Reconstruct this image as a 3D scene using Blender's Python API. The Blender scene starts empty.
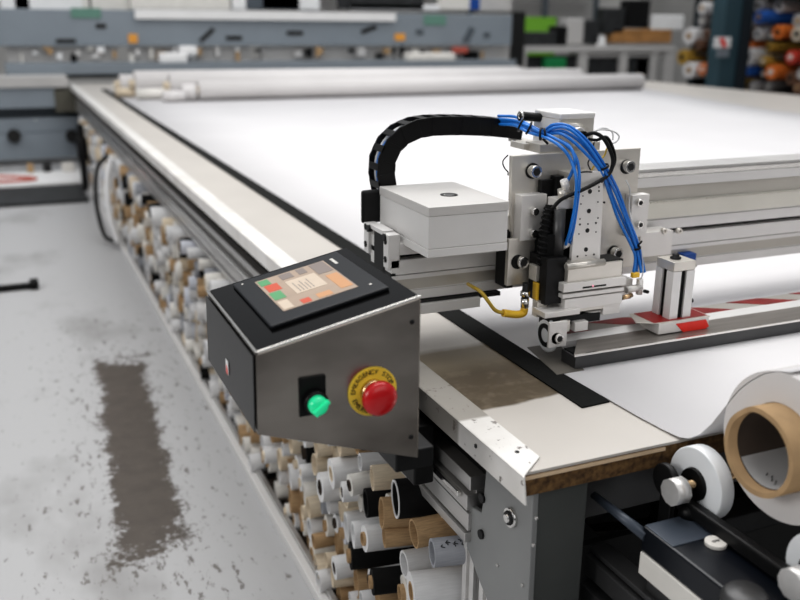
import bpy, bmesh, math, random
from mathutils import Vector, Matrix, Quaternion
rnd = random.Random(7)
S = bpy.context.scene
COL = S.collection
PI = math.pi

# ------------------------------------------------------------------ camera
YAW, PIT, ROL, F = 0.411623, 0.300496, -0.009321, 895.5
CAM = Vector((0, 0, 1.55))
fwd = Vector((math.sin(YAW)*math.cos(PIT), math.cos(YAW)*math.cos(PIT), -math.sin(PIT)))
rt0 = Vector((math.cos(YAW), -math.sin(YAW), 0))
dn0 = fwd.cross(rt0)
c_, s_ = math.cos(ROL), math.sin(ROL)
rt = c_*rt0 + s_*dn0
dn = -s_*rt0 + c_*dn0
cd = bpy.data.cameras.new('camera'); cam = bpy.data.objects.new('camera', cd); COL.objects.link(cam)
cam.matrix_world = Matrix(((rt.x, -dn.x, -fwd.x, CAM.x), (rt.y, -dn.y, -fwd.y, CAM.y), (rt.z, -dn.z, -fwd.z, CAM.z), (0, 0, 0, 1)))
cd.sensor_width = 36; cd.sensor_fit = 'HORIZONTAL'; cd.lens = F/800*36
cd.clip_start = .05; cd.clip_end = 200
cd.dof.use_dof = True; cd.dof.focus_distance = 1.78; cd.dof.aperture_fstop = 2.7
S.camera = cam

def ray(px, py): return rt*((px-400)/F) + dn*((py-300)/F) + fwd
def oy(px, py, y):
    d = ray(px, py); return CAM + d*((y-CAM.y)/d.y)
def ox(px, py, x):
    d = ray(px, py); return CAM + d*((x-CAM.x)/d.x)
def oz(px, py, z):
    d = ray(px, py); return CAM + d*((z-CAM.z)/d.z)

# ------------------------------------------------------------------ materials
def mat(name, col, rough=.5, metal=0, var=0, vscale=8, col2=None, bump=0, bscale=40, stretch=None, emis=0, coat=0, trans=0):
    m = bpy.data.materials.new(name); m.use_nodes = True
    nt = m.node_tree; b = nt.nodes['Principled BSDF']
    b.inputs['Base Color'].default_value = (*col, 1); b.inputs['Roughness'].default_value = rough
    b.inputs['Metallic'].default_value = metal
    if coat: b.inputs['Coat Weight'].default_value = coat
    if trans: b.inputs['Transmission Weight'].default_value = trans
    if emis:
        b.inputs['Emission Color'].default_value = (*col, 1); b.inputs['Emission Strength'].default_value = emis
    tc = nt.nodes.new('ShaderNodeTexCoord'); mp = nt.nodes.new('ShaderNodeMapping')
    nt.links.new(tc.outputs['Object'], mp.inputs[0])
    if stretch: mp.inputs['Scale'].default_value = stretch
    n = nt.nodes.new('ShaderNodeTexNoise'); n.inputs['Scale'].default_value = vscale; n.inputs['Detail'].default_value = 6
    nt.links.new(mp.outputs[0], n.inputs['Vector'])
    r = nt.nodes.new('ShaderNodeMix'); r.data_type = 'RGBA'
    c2 = col2 if col2 else tuple(max(0, c*(1-max(var, .04))) for c in col)
    r.inputs[6].default_value = (*col, 1); r.inputs[7].default_value = (*c2, 1)
    cr = nt.nodes.new('ShaderNodeValToRGB'); cr.color_ramp.elements[0].position = .35; cr.color_ramp.elements[1].position = .68
    nt.links.new(n.outputs[0], cr.inputs[0]); nt.links.new(cr.outputs[0], r.inputs[0])
    nt.links.new(r.outputs[2], b.inputs['Base Color'])
    if bump:
        n2 = nt.nodes.new('ShaderNodeTexNoise'); n2.inputs['Scale'].default_value = bscale; n2.inputs['Detail'].default_value = 3
        nt.links.new(mp.outputs[0], n2.inputs['Vector'])
        bp = nt.nodes.new('ShaderNodeBump'); bp.inputs['Strength'].default_value = bump; bp.inputs['Distance'].default_value = .002
        nt.links.new(n2.outputs[0], bp.inputs['Height']); nt.links.new(bp.outputs[0], b.inputs['Normal'])
    return m

M = {}
M['alu'] = mat('aluminium', (.74, .73, .72), .38, .55, .08, 6, stretch=(1, 8, 8), bump=.05, bscale=60)
M['alu_rail'] = mat('aluminium_rail', (.56, .55, .54), .34, .75, .12, 4, stretch=(6, .5, 6))
M['alu_light'] = mat('light_aluminium', (.70, .69, .68), .45, .25, .05, 5)
M['beige_band'] = mat('beige_anodised', (.50, .48, .44), .4, .5, .08, 5)
M['alu_dark'] = mat('dark_aluminium', (.10, .10, .102), .42, .6, .15, 6)
M['steel'] = mat('brushed_steel', (.33, .305, .28), .25, 1, .3, 4, col2=(.17, .155, .14), stretch=(1.2, 1, 2.2), bump=.06, bscale=50)
M['steel_edge'] = mat('steel_edge', (.85, .83, .80), .2, 1)
M['plate'] = mat('machined_plate', (.70, .67, .62), .36, .7, .12, 12, bump=.04, bscale=90)
M['plate_light'] = mat('milled_plate', (.74, .72, .70), .42, .35, .06, 12)
M['black'] = mat('black_plastic', (.006, .006, .0065), .42, 0, .3, 10)
M['gloss'] = mat('gloss_black', (.002, .002, .0022), .12, 0, .2, 3)
M['rubber'] = mat('matte_black', (.006, .006, .006), .85, 0, .3, 30, bump=.2)
M['dark'] = mat('dark_steel', (.022, .022, .023), .45, .6, .3, 20)
M['bezel'] = mat('bezel_grey', (.013, .0145, .018), .38, 0, .1, 10)
M['chrome'] = mat('chrome', (.75, .74, .72), .15, 1)
M['blue'] = mat('blue_hose', (.015, .19, .62), .3, 0, .15, 14)
M['clear'] = mat('clear_hose', (.6, .6, .6), .2, 0)
M['yellow'] = mat('yellow_plastic', (.80, .50, .04), .4, 0, .1, 20)
M['estop_yellow'] = mat('label_yellow', (.95, .70, .08), .4, 0, .06, 20)
M['olive'] = mat('yellow_cable', (.55, .38, .05), .4, 0, .2, 20)
M['red'] = mat('red_button', (.55, .006, .01), .3, 0, .1, 10, coat=.3)
M['redtape'] = mat('red_tape', (.28, .014, .012), .4, 0, .3, 20)
M['redbright'] = mat('bright_red_tape', (.80, .035, .02), .35, 0, .1, 20)
M['whitetape'] = mat('grey_white_tape', (.42, .40, .37), .45, 0, .15, 10)
M['ink'] = mat('black_ink', (.01, .01, .01), .6)
M['green'] = mat('green_lamp', (.02, .60, .28), .2, 0, .1, 10, emis=.45, coat=.4)
M['white'] = mat('white_paint', (.80, .80, .80), .5, 0, .04, 6)
M['fabric'] = mat('white_fabric', (.64, .63, .64), .75, 0, .03, 2, bump=.03, bscale=8)
M['rollwhite'] = mat('roll_white', (.66, .64, .635), .7, 0, .05, 3)
M['edging'] = mat('edging_white', (.78, .765, .745), .42, .1, .12, 9, col2=(.66, .64, .61))
M['board'] = mat('chipboard', (.20, .115, .045), .85, 0, .6, 70, col2=(.045, .022, .01), bump=.7, bscale=120)
M['board_top'] = mat('laminate_line', (.72, .55, .38), .7, 0, .1, 30)
M['beadgrey'] = mat('strip_black', (.006, .0065, .006), .9, 0, .3, 60, bump=.3, bscale=200)
M['plate_grey'] = mat('grey_coated_plate', (.27, .275, .275), .5, .2, .08, 8, bump=.05, bscale=150)
M['col_grey'] = mat('grey_column', (.085, .09, .087), .6, .1, .1, 8)
M['nylon'] = mat('white_nylon', (.80, .82, .84), .3, 0, .04, 8)
M['navy'] = mat('navy_black', (.005, .007, .012), .28, 0, .3, 4)
M['navy_top'] = mat('slate_top', (.07, .085, .11), .35, .2, .2, 6)
M['cream'] = mat('cream', (.72, .70, .66), .5, 0, .08, 10)
M['card'] = mat('cardboard', (.46, .31, .17), .8, 0, .3, 14, bump=.2, bscale=50)
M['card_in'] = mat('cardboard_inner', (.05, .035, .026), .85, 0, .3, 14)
M['card_pale'] = mat('pale_cardboard', (.70, .60, .46), .75, 0, .2, 14)
M['paperw'] = mat('white_paper', (.66, .66, .665), .7, 0, .08, 10)
M['brass'] = mat('brass', (.7, .5, .3), .25, 1)
M['screen'] = mat('screen_beige', (.36, .28, .22), .3, 0, .1, 30, emis=.22)
M['screen2'] = mat('screen_pale', (.50, .42, .34), .3, 0, .06, 60, emis=.3)
M['scr_red'] = mat('screen_red', (.50, .09, .05), .3, emis=.22)
M['scr_green'] = mat('screen_green', (.10, .30, .14), .3, emis=.18)
M['scr_orange'] = mat('screen_orange', (.50, .27, .14), .3, emis=.2)
M['scr_grey'] = mat('screen_grey', (.22, .185, .17), .3, emis=.15)
M['mach'] = mat('machine_blue_grey', (.25, .285, .32), .5, .1, .06, 4)
M['mach_dark'] = mat('machine_dark', (.10, .12, .14), .5, .1, .1, 4)
M['teal'] = mat('post_teal', (.035, .075, .095), .5, 0, .15, 3)
M['tealdark'] = mat('post_dark', (.012, .022, .03), .5, 0, .15, 3)
M['orange'] = mat('orange', (.75, .35, .06), .5)
M['greenmark'] = mat('green_mark', (.13, .26, .21), .6)
M['lime'] = mat('lime', (.18, .42, .04), .6)
M['leaf'] = mat('bin_green', (.01, .22, .07), .5)
M['wood'] = mat('wood_board', (.42, .22, .08), .6, 0, .3, 6)
M['bench'] = mat('bench_grey', (.50, .49, .48), .5, 0, .06, 5)
M['clutter_dark'] = mat('dark_clutter', (.03, .032, .034), .6, 0, .5, 6)
M['deepblue'] = mat('deep_blue', (.01, .07, .30), .45)
M['redcable'] = mat('red_cable', (.45, .10, .07), .5)
M['steel_shade'] = mat('console_side_shade', (.016, .016, .016), .38, .6, .3, 4, bump=.05)  # dark copy of the steel, the aisle side's reflection put into its colour

def nodes_floor():
    m = bpy.data.materials.new('painted_concrete'); m.use_nodes = True; nt = m.node_tree; N = nt.nodes; Lk = nt.links
    b = N['Principled BSDF']; b.inputs['Roughness'].default_value = .5
    tc = N.new('ShaderNodeTexCoord'); sep = N.new('ShaderNodeSeparateXYZ'); Lk.new(tc.outputs['Object'], sep.inputs[0])
    def noise(sc, det=6, ro=.6, mp=None):
        n = N.new('ShaderNodeTexNoise'); n.inputs['Scale'].default_value = sc; n.inputs['Detail'].default_value = det; n.inputs['Roughness'].default_value = ro
        if mp:
            q = N.new('ShaderNodeMapping'); q.inputs['Scale'].default_value = mp; Lk.new(tc.outputs['Object'], q.inputs[0]); Lk.new(q.outputs[0], n.inputs['Vector'])
        else: Lk.new(tc.outputs['Object'], n.inputs['Vector'])
        return n.outputs[0]
    def mth(op, a, b_=None, c=None):
        q = N.new('ShaderNodeMath'); q.operation = op
        for i, v in enumerate((a, b_, c)):
            if v is None: continue
            if isinstance(v, (int, float)): q.inputs[i].default_value = v
            else: Lk.new(v, q.inputs[i])
        return q.outputs[0]
    def ramp(v, a, b2):
        q = N.new('ShaderNodeMapRange'); q.inputs[1].default_value = a; q.inputs[2].default_value = b2; Lk.new(v, q.inputs[0]); return q.outputs[0]
    # worn patch: slanted lane where the paint is gone
    y = sep.outputs[1]; x = sep.outputs[0]
    cx = mth('ADD', mth('MULTIPLY', y, .063), .115)
    dx = mth('ABSOLUTE', mth('SUBTRACT', x, cx))
    yy = mth('ABSOLUTE', mth('SUBTRACT', y, 3.33))
    d = mth('MAXIMUM', mth('SUBTRACT', dx, .105), mth('MULTIPLY', mth('SUBTRACT', yy, .84), .35))
    n1 = noise(5, 8, .7); n2 = noise(35, 6, .75)
    d = mth('ADD', d, mth('MULTIPLY', mth('SUBTRACT', n1, .5), .22))
    d = mth('ADD', d, mth('MULTIPLY', mth('SUBTRACT', n2, .5), .20))
    patch = ramp(d, .012, -.012)
    # loose flakes around the patch
    n3 = noise(20, 6, .75, (1.6, .55, 1))
    near = ramp(mth('MAXIMUM', mth('SUBTRACT', dx, .10), mth('MULTIPLY', mth('SUBTRACT', yy, .8), .30)), .5, .0)
    fl = mth('ADD', n3, mth('MULTIPLY', near, .10))
    flakes = mth('MULTIPLY', ramp(fl, .65, .69), ramp(near, .0, .2))
    # broad dirt
    n4 = noise(1.1, 5, .6, (1, .55, 1)); dirt = ramp(n4, .52, .72)
    mix1 = N.new('ShaderNodeMix'); mix1.data_type = 'RGBA'; mix1.inputs[6].default_value = (.40, .40, .405, 1); mix1.inputs[7].default_value = (.20, .195, .19, 1); Lk.new(dirt, mix1.inputs[0])
    n5 = noise(14, 5); mixb = N.new('ShaderNodeMix'); mixb.data_type = 'RGBA'; mixb.inputs[6].default_value = (.045, .036, .030, 1); mixb.inputs[7].default_value = (.11, .092, .077, 1); Lk.new(n5, mixb.inputs[0])
    mix2 = N.new('ShaderNodeMix'); mix2.data_type = 'RGBA'; Lk.new(mth('MAXIMUM', patch, mth('MULTIPLY', flakes, .75)), mix2.inputs[0]); Lk.new(mix1.outputs[2], mix2.inputs[6]); Lk.new(mixb.outputs[2], mix2.inputs[7])
    Lk.new(mix2.outputs[2], b.inputs['Base Color'])
    bp = N.new('ShaderNodeBump'); bp.inputs['Strength'].default_value = .3; bp.inputs['Distance'].default_value = .004; Lk.new(n2, bp.inputs['Height']); Lk.new(bp.outputs[0], b.inputs['Normal'])
    return m
def nodes_top():
    """beige laminate with a brown area near the front corner (world y 1.37..1.66)"""
    m = mat('table_laminate', (.535, .505, .47), .38, 0, .07, 3); nt = m.node_tree; N = nt.nodes; Lk = nt.links
    b = N['Principled BSDF']; src = b.inputs['Base Color'].links[0].from_socket
    g = N.new('ShaderNodeNewGeometry'); sep = N.new('ShaderNodeSeparateXYZ'); Lk.new(g.outputs['Position'], sep.inputs[0])
    def mth(op, a, b_=None):
        q = N.new('ShaderNodeMath'); q.operation = op
        for i, v in enumerate((a, b_)):
            if v is None: continue
            if isinstance(v, (int, float)): q.inputs[i].default_value = v
            else: Lk.new(v, q.inputs[i])
        return q.outputs[0]
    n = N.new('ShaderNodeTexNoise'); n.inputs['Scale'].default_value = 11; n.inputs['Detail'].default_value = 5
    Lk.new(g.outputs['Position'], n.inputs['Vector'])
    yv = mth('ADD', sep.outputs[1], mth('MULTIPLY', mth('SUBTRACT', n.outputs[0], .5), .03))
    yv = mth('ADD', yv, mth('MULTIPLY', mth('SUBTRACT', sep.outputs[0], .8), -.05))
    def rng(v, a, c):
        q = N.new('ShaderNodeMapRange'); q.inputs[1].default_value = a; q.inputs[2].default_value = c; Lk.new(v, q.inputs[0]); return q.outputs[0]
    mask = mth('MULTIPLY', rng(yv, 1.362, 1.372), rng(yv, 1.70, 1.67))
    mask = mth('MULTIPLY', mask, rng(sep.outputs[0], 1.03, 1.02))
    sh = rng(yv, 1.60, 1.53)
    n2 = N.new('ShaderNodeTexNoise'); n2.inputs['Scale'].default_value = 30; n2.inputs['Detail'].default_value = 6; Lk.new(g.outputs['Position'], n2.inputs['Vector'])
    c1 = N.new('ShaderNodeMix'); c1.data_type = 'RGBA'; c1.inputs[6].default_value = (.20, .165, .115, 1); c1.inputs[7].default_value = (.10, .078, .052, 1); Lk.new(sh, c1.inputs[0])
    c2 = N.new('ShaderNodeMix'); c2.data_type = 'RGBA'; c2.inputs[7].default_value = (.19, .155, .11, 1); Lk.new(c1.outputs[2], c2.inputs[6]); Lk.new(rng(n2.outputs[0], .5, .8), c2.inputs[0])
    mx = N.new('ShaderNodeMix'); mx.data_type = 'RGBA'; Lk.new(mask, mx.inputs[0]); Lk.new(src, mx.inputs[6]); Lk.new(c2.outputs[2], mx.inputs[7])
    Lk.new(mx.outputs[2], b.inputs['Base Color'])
    return m
def nodes_edging():
    m = M['edging']; nt = m.node_tree; N = nt.nodes; Lk = nt.links
    b = N['Principled BSDF']; src = b.inputs['Base Color'].links[0].from_socket
    g = N.new('ShaderNodeNewGeometry'); sep = N.new('ShaderNodeSeparateXYZ'); Lk.new(g.outputs['Position'], sep.inputs[0])
    n = N.new('ShaderNodeTexNoise'); n.inputs['Scale'].default_value = 45; n.inputs['Detail'].default_value = 5; n.inputs['Roughness'].default_value = .65
    Lk.new(g.outputs['Position'], n.inputs['Vector'])
    def rng(v, a, c):
        q = N.new('ShaderNodeMapRange'); q.inputs[1].default_value = a; q.inputs[2].default_value = c; Lk.new(v, q.inputs[0]); return q.outputs[0]
    def mul(a, c):
        q = N.new('ShaderNodeMath'); q.operation = 'MULTIPLY'; Lk.new(a, q.inputs[0])
        if isinstance(c, float): q.inputs[1].default_value = c
        else: Lk.new(c, q.inputs[1])
        return q.outputs[0]
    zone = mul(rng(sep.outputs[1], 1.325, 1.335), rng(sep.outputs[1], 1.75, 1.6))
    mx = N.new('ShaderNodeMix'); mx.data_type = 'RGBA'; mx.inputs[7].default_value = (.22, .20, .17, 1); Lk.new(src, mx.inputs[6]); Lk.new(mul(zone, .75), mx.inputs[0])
    zone2 = rng(sep.outputs[1], 1.9, 1.2)
    spots = mul(rng(n.outputs[0], .62, .66), zone2)
    mx2 = N.new('ShaderNodeMix'); mx2.data_type = 'RGBA'; mx2.inputs[7].default_value = (.07, .045, .035, 1); Lk.new(mx.outputs[2], mx2.inputs[6]); Lk.new(mul(spots, .8), mx2.inputs[0])
    Lk.new(mx2.outputs[2], b.inputs['Base Color'])
for k_ in ('gloss', 'bezel', 'black', 'rubber', 'beadgrey'): M[k_].node_tree.nodes['Principled BSDF'].inputs['Specular IOR Level'].default_value = .28
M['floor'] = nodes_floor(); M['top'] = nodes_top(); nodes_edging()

# ------------------------------------------------------------------ mesh builder
class MB:
    def __init__(s): s.bm = bmesh.new()
    def box(s, x0, x1, y0, y1, z0, z1):
        v = [s.bm.verts.new(p) for p in ((x0,y0,z0),(x1,y0,z0),(x1,y1,z0),(x0,y1,z0),(x0,y0,z1),(x1,y0,z1),(x1,y1,z1),(x0,y1,z1))]
        for f in ((0,3,2,1),(4,5,6,7),(0,1,5,4),(1,2,6,5),(2,3,7,6),(3,0,4,7)): s.bm.faces.new([v[i] for i in f])
        return s
    def cyl(s, p0, p1, r, r2=None, n=24, cap=True):
        p0, p1 = Vector(p0), Vector(p1); r2 = r if r2 is None else r2
        d = (p1-p0).normalized(); q = d.to_track_quat('Z', 'Y')
        A, B = [], []
        for i in range(n):
            a = 2*PI*i/n; u = q @ Vector((math.cos(a), math.sin(a), 0))
            A.append(s.bm.verts.new(p0+u*r)); B.append(s.bm.verts.new(p1+u*r2))
        for i in range(n):
            f = s.bm.faces.new((A[i], A[(i+1) % n], B[(i+1) % n], B[i])); f.smooth = True
        if cap:
            s.bm.faces.new(A[::-1]); s.bm.faces.new(B)
        return s
    def ring(s, p0, p1, r, ri, n=32):
        """hollow tube"""
        p0, p1 = Vector(p0), Vector(p1); d = (p1-p0).normalized(); q = d.to_track_quat('Z', 'Y')
        R = []
        for P, rr in ((p0, r), (p1, r), (p1, ri), (p0, ri)):
            R.append([s.bm.verts.new(P + q @ Vector((math.cos(2*PI*i/n)*rr, math.sin(2*PI*i/n)*rr, 0))) for i in range(n)])
        for k in range(4):
            A, B = R[k], R[(k+1) % 4]
            for i in range(n):
                f = s.bm.faces.new((A[i], A[(i+1) % n], B[(i+1) % n], B[i])); f.smooth = (k % 2 == 0)
        return s
    def lathe(s, p, axis, prof, n=32):
        """prof: list of (distance along axis, radius)"""
        p = Vector(p); q = Vector(axis).normalized().to_track_quat('Z', 'Y'); prev = None
        for (t, r) in prof:
            if r < 1e-5: cur = [s.bm.verts.new(p + q @ Vector((0, 0, t)))]
            else: cur = [s.bm.verts.new(p + q @ Vector((math.cos(2*PI*i/n)*r, math.sin(2*PI*i/n)*r, t))) for i in range(n)]
            if prev:
                for i in range(n):
                    a = prev[i % len(prev)]; b = prev[(i+1) % len(prev)]; c = cur[(i+1) % len(cur)]; d = cur[i % len(cur)]
                    vs = []
                    for v in (a, b, c, d):
                        if v not in vs: vs.append(v)
                    if len(vs) > 2: s.bm.faces.new(vs).smooth = True
            prev = cur
        return s
    def prism(s, poly, d):
        """poly: list of 3D points, extruded by vector d"""
        d = Vector(d); A = [s.bm.verts.new(Vector(p)) for p in poly]; B = [s.bm.verts.new(Vector(p)+d) for p in poly]; n = len(poly)
        s.bm.faces.new(A); s.bm.faces.new(B[::-1])
        for i in range(n): s.bm.faces.new((A[i], B[i], B[(i+1) % n], A[(i+1) % n]))
        return s
    def tube(s, pts, r, n=10, sub=6):
        pts = [Vector(p) for p in pts]; P = []
        if len(pts) > 2 and sub > 1:
            e = [2*pts[0]-pts[1]] + pts + [2*pts[-1]-pts[-2]]
            for i in range(1, len(e)-2):
                for k in range(sub):
                    t = k/sub; a, b, c, d = e[i-1], e[i], e[i+1], e[i+2]
                    P.append(.5*((2*b)+(c-a)*t+(2*a-5*b+4*c-d)*t*t+(3*b-a-3*c+d)*t**3))
            P.append(pts[-1])
        else: P = pts
        prev = None; up = None
        for i, p in enumerate(P):
            t = (P[min(i+1, len(P)-1)]-P[max(i-1, 0)]).normalized()
            if up is None:
                up = Vector((0, 0, 1)) if abs(t.z) < .9 else Vector((1, 0, 0))
            up = (up - t*up.dot(t)).normalized(); w = t.cross(up)
            cur = [s.bm.verts.new(p+(up*math.cos(2*PI*k/n)+w*math.sin(2*PI*k/n))*r) for k in range(n)]
            if prev:
                for k in range(n):
                    f = s.bm.faces.new((prev[k], prev[(k+1) % n], cur[(k+1) % n], cur[k])); f.smooth = True
            else: s.bm.faces.new(cur[::-1])
            prev = cur
        s.bm.faces.new(prev); return s
    def strip(s, path, x0, x1, nx=1):
        """sheet: path of (y,z) swept from x0 to x1"""
        rows = [[s.bm.verts.new((x0+(x1-x0)*k/nx, y, z)) for k in range(nx+1)] for (y, z) in path]
        for a, b in zip(rows, rows[1:]):
            for k in range(nx): s.bm.faces.new((a[k], a[k+1], b[k+1], b[k])).smooth = True
        return s
    def build(s, name, m, parent=None, bevel=0, segs=2):
        bmesh.ops.recalc_face_normals(s.bm, faces=s.bm.faces)
        off = Vector((0, 0, 0)); q = parent
        while q is not None: off += q.location; q = q.parent
        if parent is None:
            pass
        for v in s.bm.verts: v.co -= off
        me = bpy.data.meshes.new(name); s.bm.to_mesh(me); s.bm.free()
        o = bpy.data.objects.new(name, me); COL.objects.link(o); me.materials.append(m)
        o.parent = parent
        if bevel:
            b = o.modifiers.new('bevel', 'BEVEL'); b.width = bevel; b.segments = segs; b.limit_method = 'ANGLE'; b.angle_limit = math.radians(50)
        return o

def tag(o, label=None, cat=None, group=None, kind=None):
    if label: o['label'] = label
    if cat: o['category'] = cat
    if group: o['group'] = group
    if kind: o['kind'] = kind
    return o
def thing(name, loc, label, cat, group=None):
    o = bpy.data.objects.new(name, None); COL.objects.link(o); o.location = loc; o.empty_display_size = .05
    return tag(o, label, cat, group)
def struct(o): o['kind'] = 'structure'; return o
def bx(name, m, parent, x0, x1, y0, y1, z0, z1, bevel=0):
    return MB().box(x0, x1, y0, y1, z0, z1).build(name, m, parent, bevel)
def pb(xl, xr, yt, yb, Y, d=.01):
    """box whose front face stands in the plane y=Y and spans these pixels"""
    cx, cy = (xl+xr)/2, (yt+yb)/2
    return (oy(xl, cy, Y).x, oy(xr, cy, Y).x, Y, Y+d, oy(cx, yb, Y).z, oy(cx, yt, Y).z)
def poly(pts, Y, d, mb=None):
    mb = mb or MB(); return mb.prism([oy(px, py, Y) for px, py in pts], (0, d, 0))
def text_mesh(txt, size, Mx, extrude=.0004):
    cu = bpy.data.curves.new('t', 'FONT'); cu.body = txt; cu.size = size; cu.extrude = extrude; cu.align_x = 'CENTER'; cu.align_y = 'CENTER'
    ob = bpy.data.objects.new('t', cu); COL.objects.link(ob); bpy.context.view_layer.update()
    me = bpy.data.meshes.new_from_object(ob.evaluated_get(bpy.context.evaluated_depsgraph_get()))
    bpy.data.objects.remove(ob); bpy.data.curves.remove(cu)
    me.transform(Mx); return me
def add_me(mb, me): mb.bm.from_mesh(me); bpy.data.meshes.remove(me)

T = .85    # table top height
# ================================================================== SETTING
struct(bx('floor', M['floor'], None, -14, 24, -4, 26, -.05, 0))
M['wall'] = mat('wall_grey', (.60, .59, .57), .8, 0, .2, .8)
struct(bx('wall_back', M['wall'], None, -14, 24, 22, 22.1, 0, 5.5))
struct(bx('wall_right', M['wall'], None, 17, 17.1, -4, 22, 0, 5.5))

# ================================================================== CUTTING TABLE
XL, XR, YN, YF = .715, 7.75, 1.12, 11.0
tab = thing('cutting_table', (1.0, 1.15, 0), 'long pale laminate cutting table with white metal edging and chipboard core', 'table')
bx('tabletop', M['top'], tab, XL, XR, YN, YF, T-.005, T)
tag(bx('core_board', M['board'], tab, XL, XR, YN+.003, YF, T-.046, T-.006), 'brown chipboard edge')
bx('laminate_layer', M['board_top'], tab, XL, 1.0, YN-.001, YN+.02, T-.014, T-.008)
# edging angle : outer face + top flange, cut on a slant at the near end
mb = MB()
mb.prism([(.700, YN-.028, T-.043), (.700, YF, T-.043), (.700, YF, T+.004), (.700, YN-.018, T+.004)], (.004, 0, 0))
mb.prism([(.700, YN-.018, T+.001), (.700, YF, T+.001), (.764, YF, T+.001), (.764, YN+.035, T+.001)], (0, 0, .003))
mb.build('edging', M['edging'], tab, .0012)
for (px, py) in ((500, 433), (476, 446)):
    p = ox(px, py, .7) if px == 476 else oz(px+17, py+19, T+.004)
    mb = MB()
    if px == 476: mb.cyl((.6985, p.y, p.z), (.702, p.y, p.z), .0042, n=16)
    else: mb.cyl((p.x, p.y, T+.003), (p.x, p.y, T+.005), .004, n=16)
    mb.build('screw', M['dark'], tab)
# side profile under the edging
mb = MB()
for (z0, z1, x0) in ((.588, .608, .726), (.608, .612, .740), (.612, .650, .732), (.650, .657, .748), (.657, .690, .728), (.690, .698, .748), (.698, .728, .734)):
    mb.box(x0, .80, YN+.22, YF-.02, z0, z1)
mb.build('side_profile', M['alu_rail'], tab, .0015)
bx('guide_rail', M['chrome'], tab, .718, .727, YN+.24, YF-.3, .678, .690, .002)
bx('dark_channel', M['rubber'], tab, .765, .80, YN+.10, YF, .728, .803)
# end plate
mb = MB(); mb.prism([(.740, 1.132, .803), (.740, 1.29, .803), (.740, 1.298, .704), (.740, 1.304, .671), (.740, 1.352, .660), (.740, 1.358, .567), (.740, 1.298, .521), (.740, 1.125, .41)], (.012, 0, 0))
mb.build('end_plate', M['plate_grey'], tab, .002)
for (px, py, r) in ((483, 498, .0092), (482, 534, .0092)):
    p = ox(px, py, .74); MB().cyl((.735, p.y, p.z), (.741, p.y, p.z), r, n=20).build('plate_screw', M['dark'], tab)
p = ox(512.5, 517, .74)
b_ = MB().ring((.732, p.y, p.z), (.742, p.y, p.z), .0175, .0135).build('bolt_washer', M['chrome'], tab)
MB().cyl((.729, p.y, p.z), (.742, p.y, p.z), .0125, n=20).build('bolt_head', M['ink'], b_)
MB().cyl((.726, p.y, p.z), (.742, p.y, p.z), .0075, n=20).build('bolt_core', M['chrome'], b_)
for (px, py) in ((537, 518), (534, 545), (498, 565), (523, 585)):
    p = ox(px, py, .74); MB().cyl((.737, p.y, p.z), (.741, p.y, p.z), .003, n=12).build('rivet', M['alu_rail'], tab)
bx('end_column', M['col_grey'], tab, .752, .852, 1.134, 1.22, .30, .803, .002)
mb = MB()
for y0 in (1.265, 1.335):
    mb.box(.745, .755, y0, y0+.016, .06, .58); mb.box(.745, .755, y0+.03, y0+.046, .06, .58); mb.box(.755, .80, y0, y0+.046, .06, .58)
tag(mb.build('leg', M['alu'], tab, .001), 'silver slotted aluminium leg')
bx('leg', M['alu_rail'], tab, .76, .84, 1.14, 1.22, 0, .30, .002)
for y in (4.2, 7.2, 10.2): bx('leg', M['alu_rail'], tab, .80, .88, y, y+.08, 0, .80, .002)
for y in (1.3, 4.2, 7.2, 10.2): bx('leg', M['alu_rail'], tab, 7.5, 7.58, y, y+.08, 0, .80, .002)
bx('end_beam', M['alu_dark'], tab, .862, 7.5, 1.17, 1.25, .70, .80, .002)
bx('end_beam', M['alu_dark'], tab, .862, 7.5, 1.5, 1.56, .66, .80, .002)
# black measuring strip along the bare edge (with a slight flare as in the photo)
a0, a1 = oz(582, 408.6, T), oz(609.5, 402.5, T); f0, f1 = oz(111, 92.3, T), oz(113.5, 92.3, T)
MB().prism([(a0.x, a0.y, T+.0005), (a1.x, a1.y, T+.0005), (1.012, YF-.9, T+.0005), (.952, YF-.9, T+.0005)], (0, 0, .003)).build('black_strip', M['beadgrey'], tab)

# rack rail at the floor and rack frame
rack = thing('tube_rack', (.66, 4.5, 0), 'long low rack of grey rails under the table edge, filled with tubes', 'rack')
bx('floor_rail', M['alu_light'], rack, .648, .672, 1.15, YF-.4, 0, .035, .002)
bx('floor_rail_cap', M['alu_rail'], rack, .672, .69, 1.15, YF-.4, .0, .045, .002)
bx('back_panel', M['dark'], rack, 2.3, 2.32, 1.2, YF-.4, .0, .64)
bx('end_panel', M['ink'], rack, .87, 2.3, 1.175, 1.19, .0, .64)
bx('deck', M['card_in'], rack, .70, 2.3, 1.2, YF-.4, .01, .03)

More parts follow.
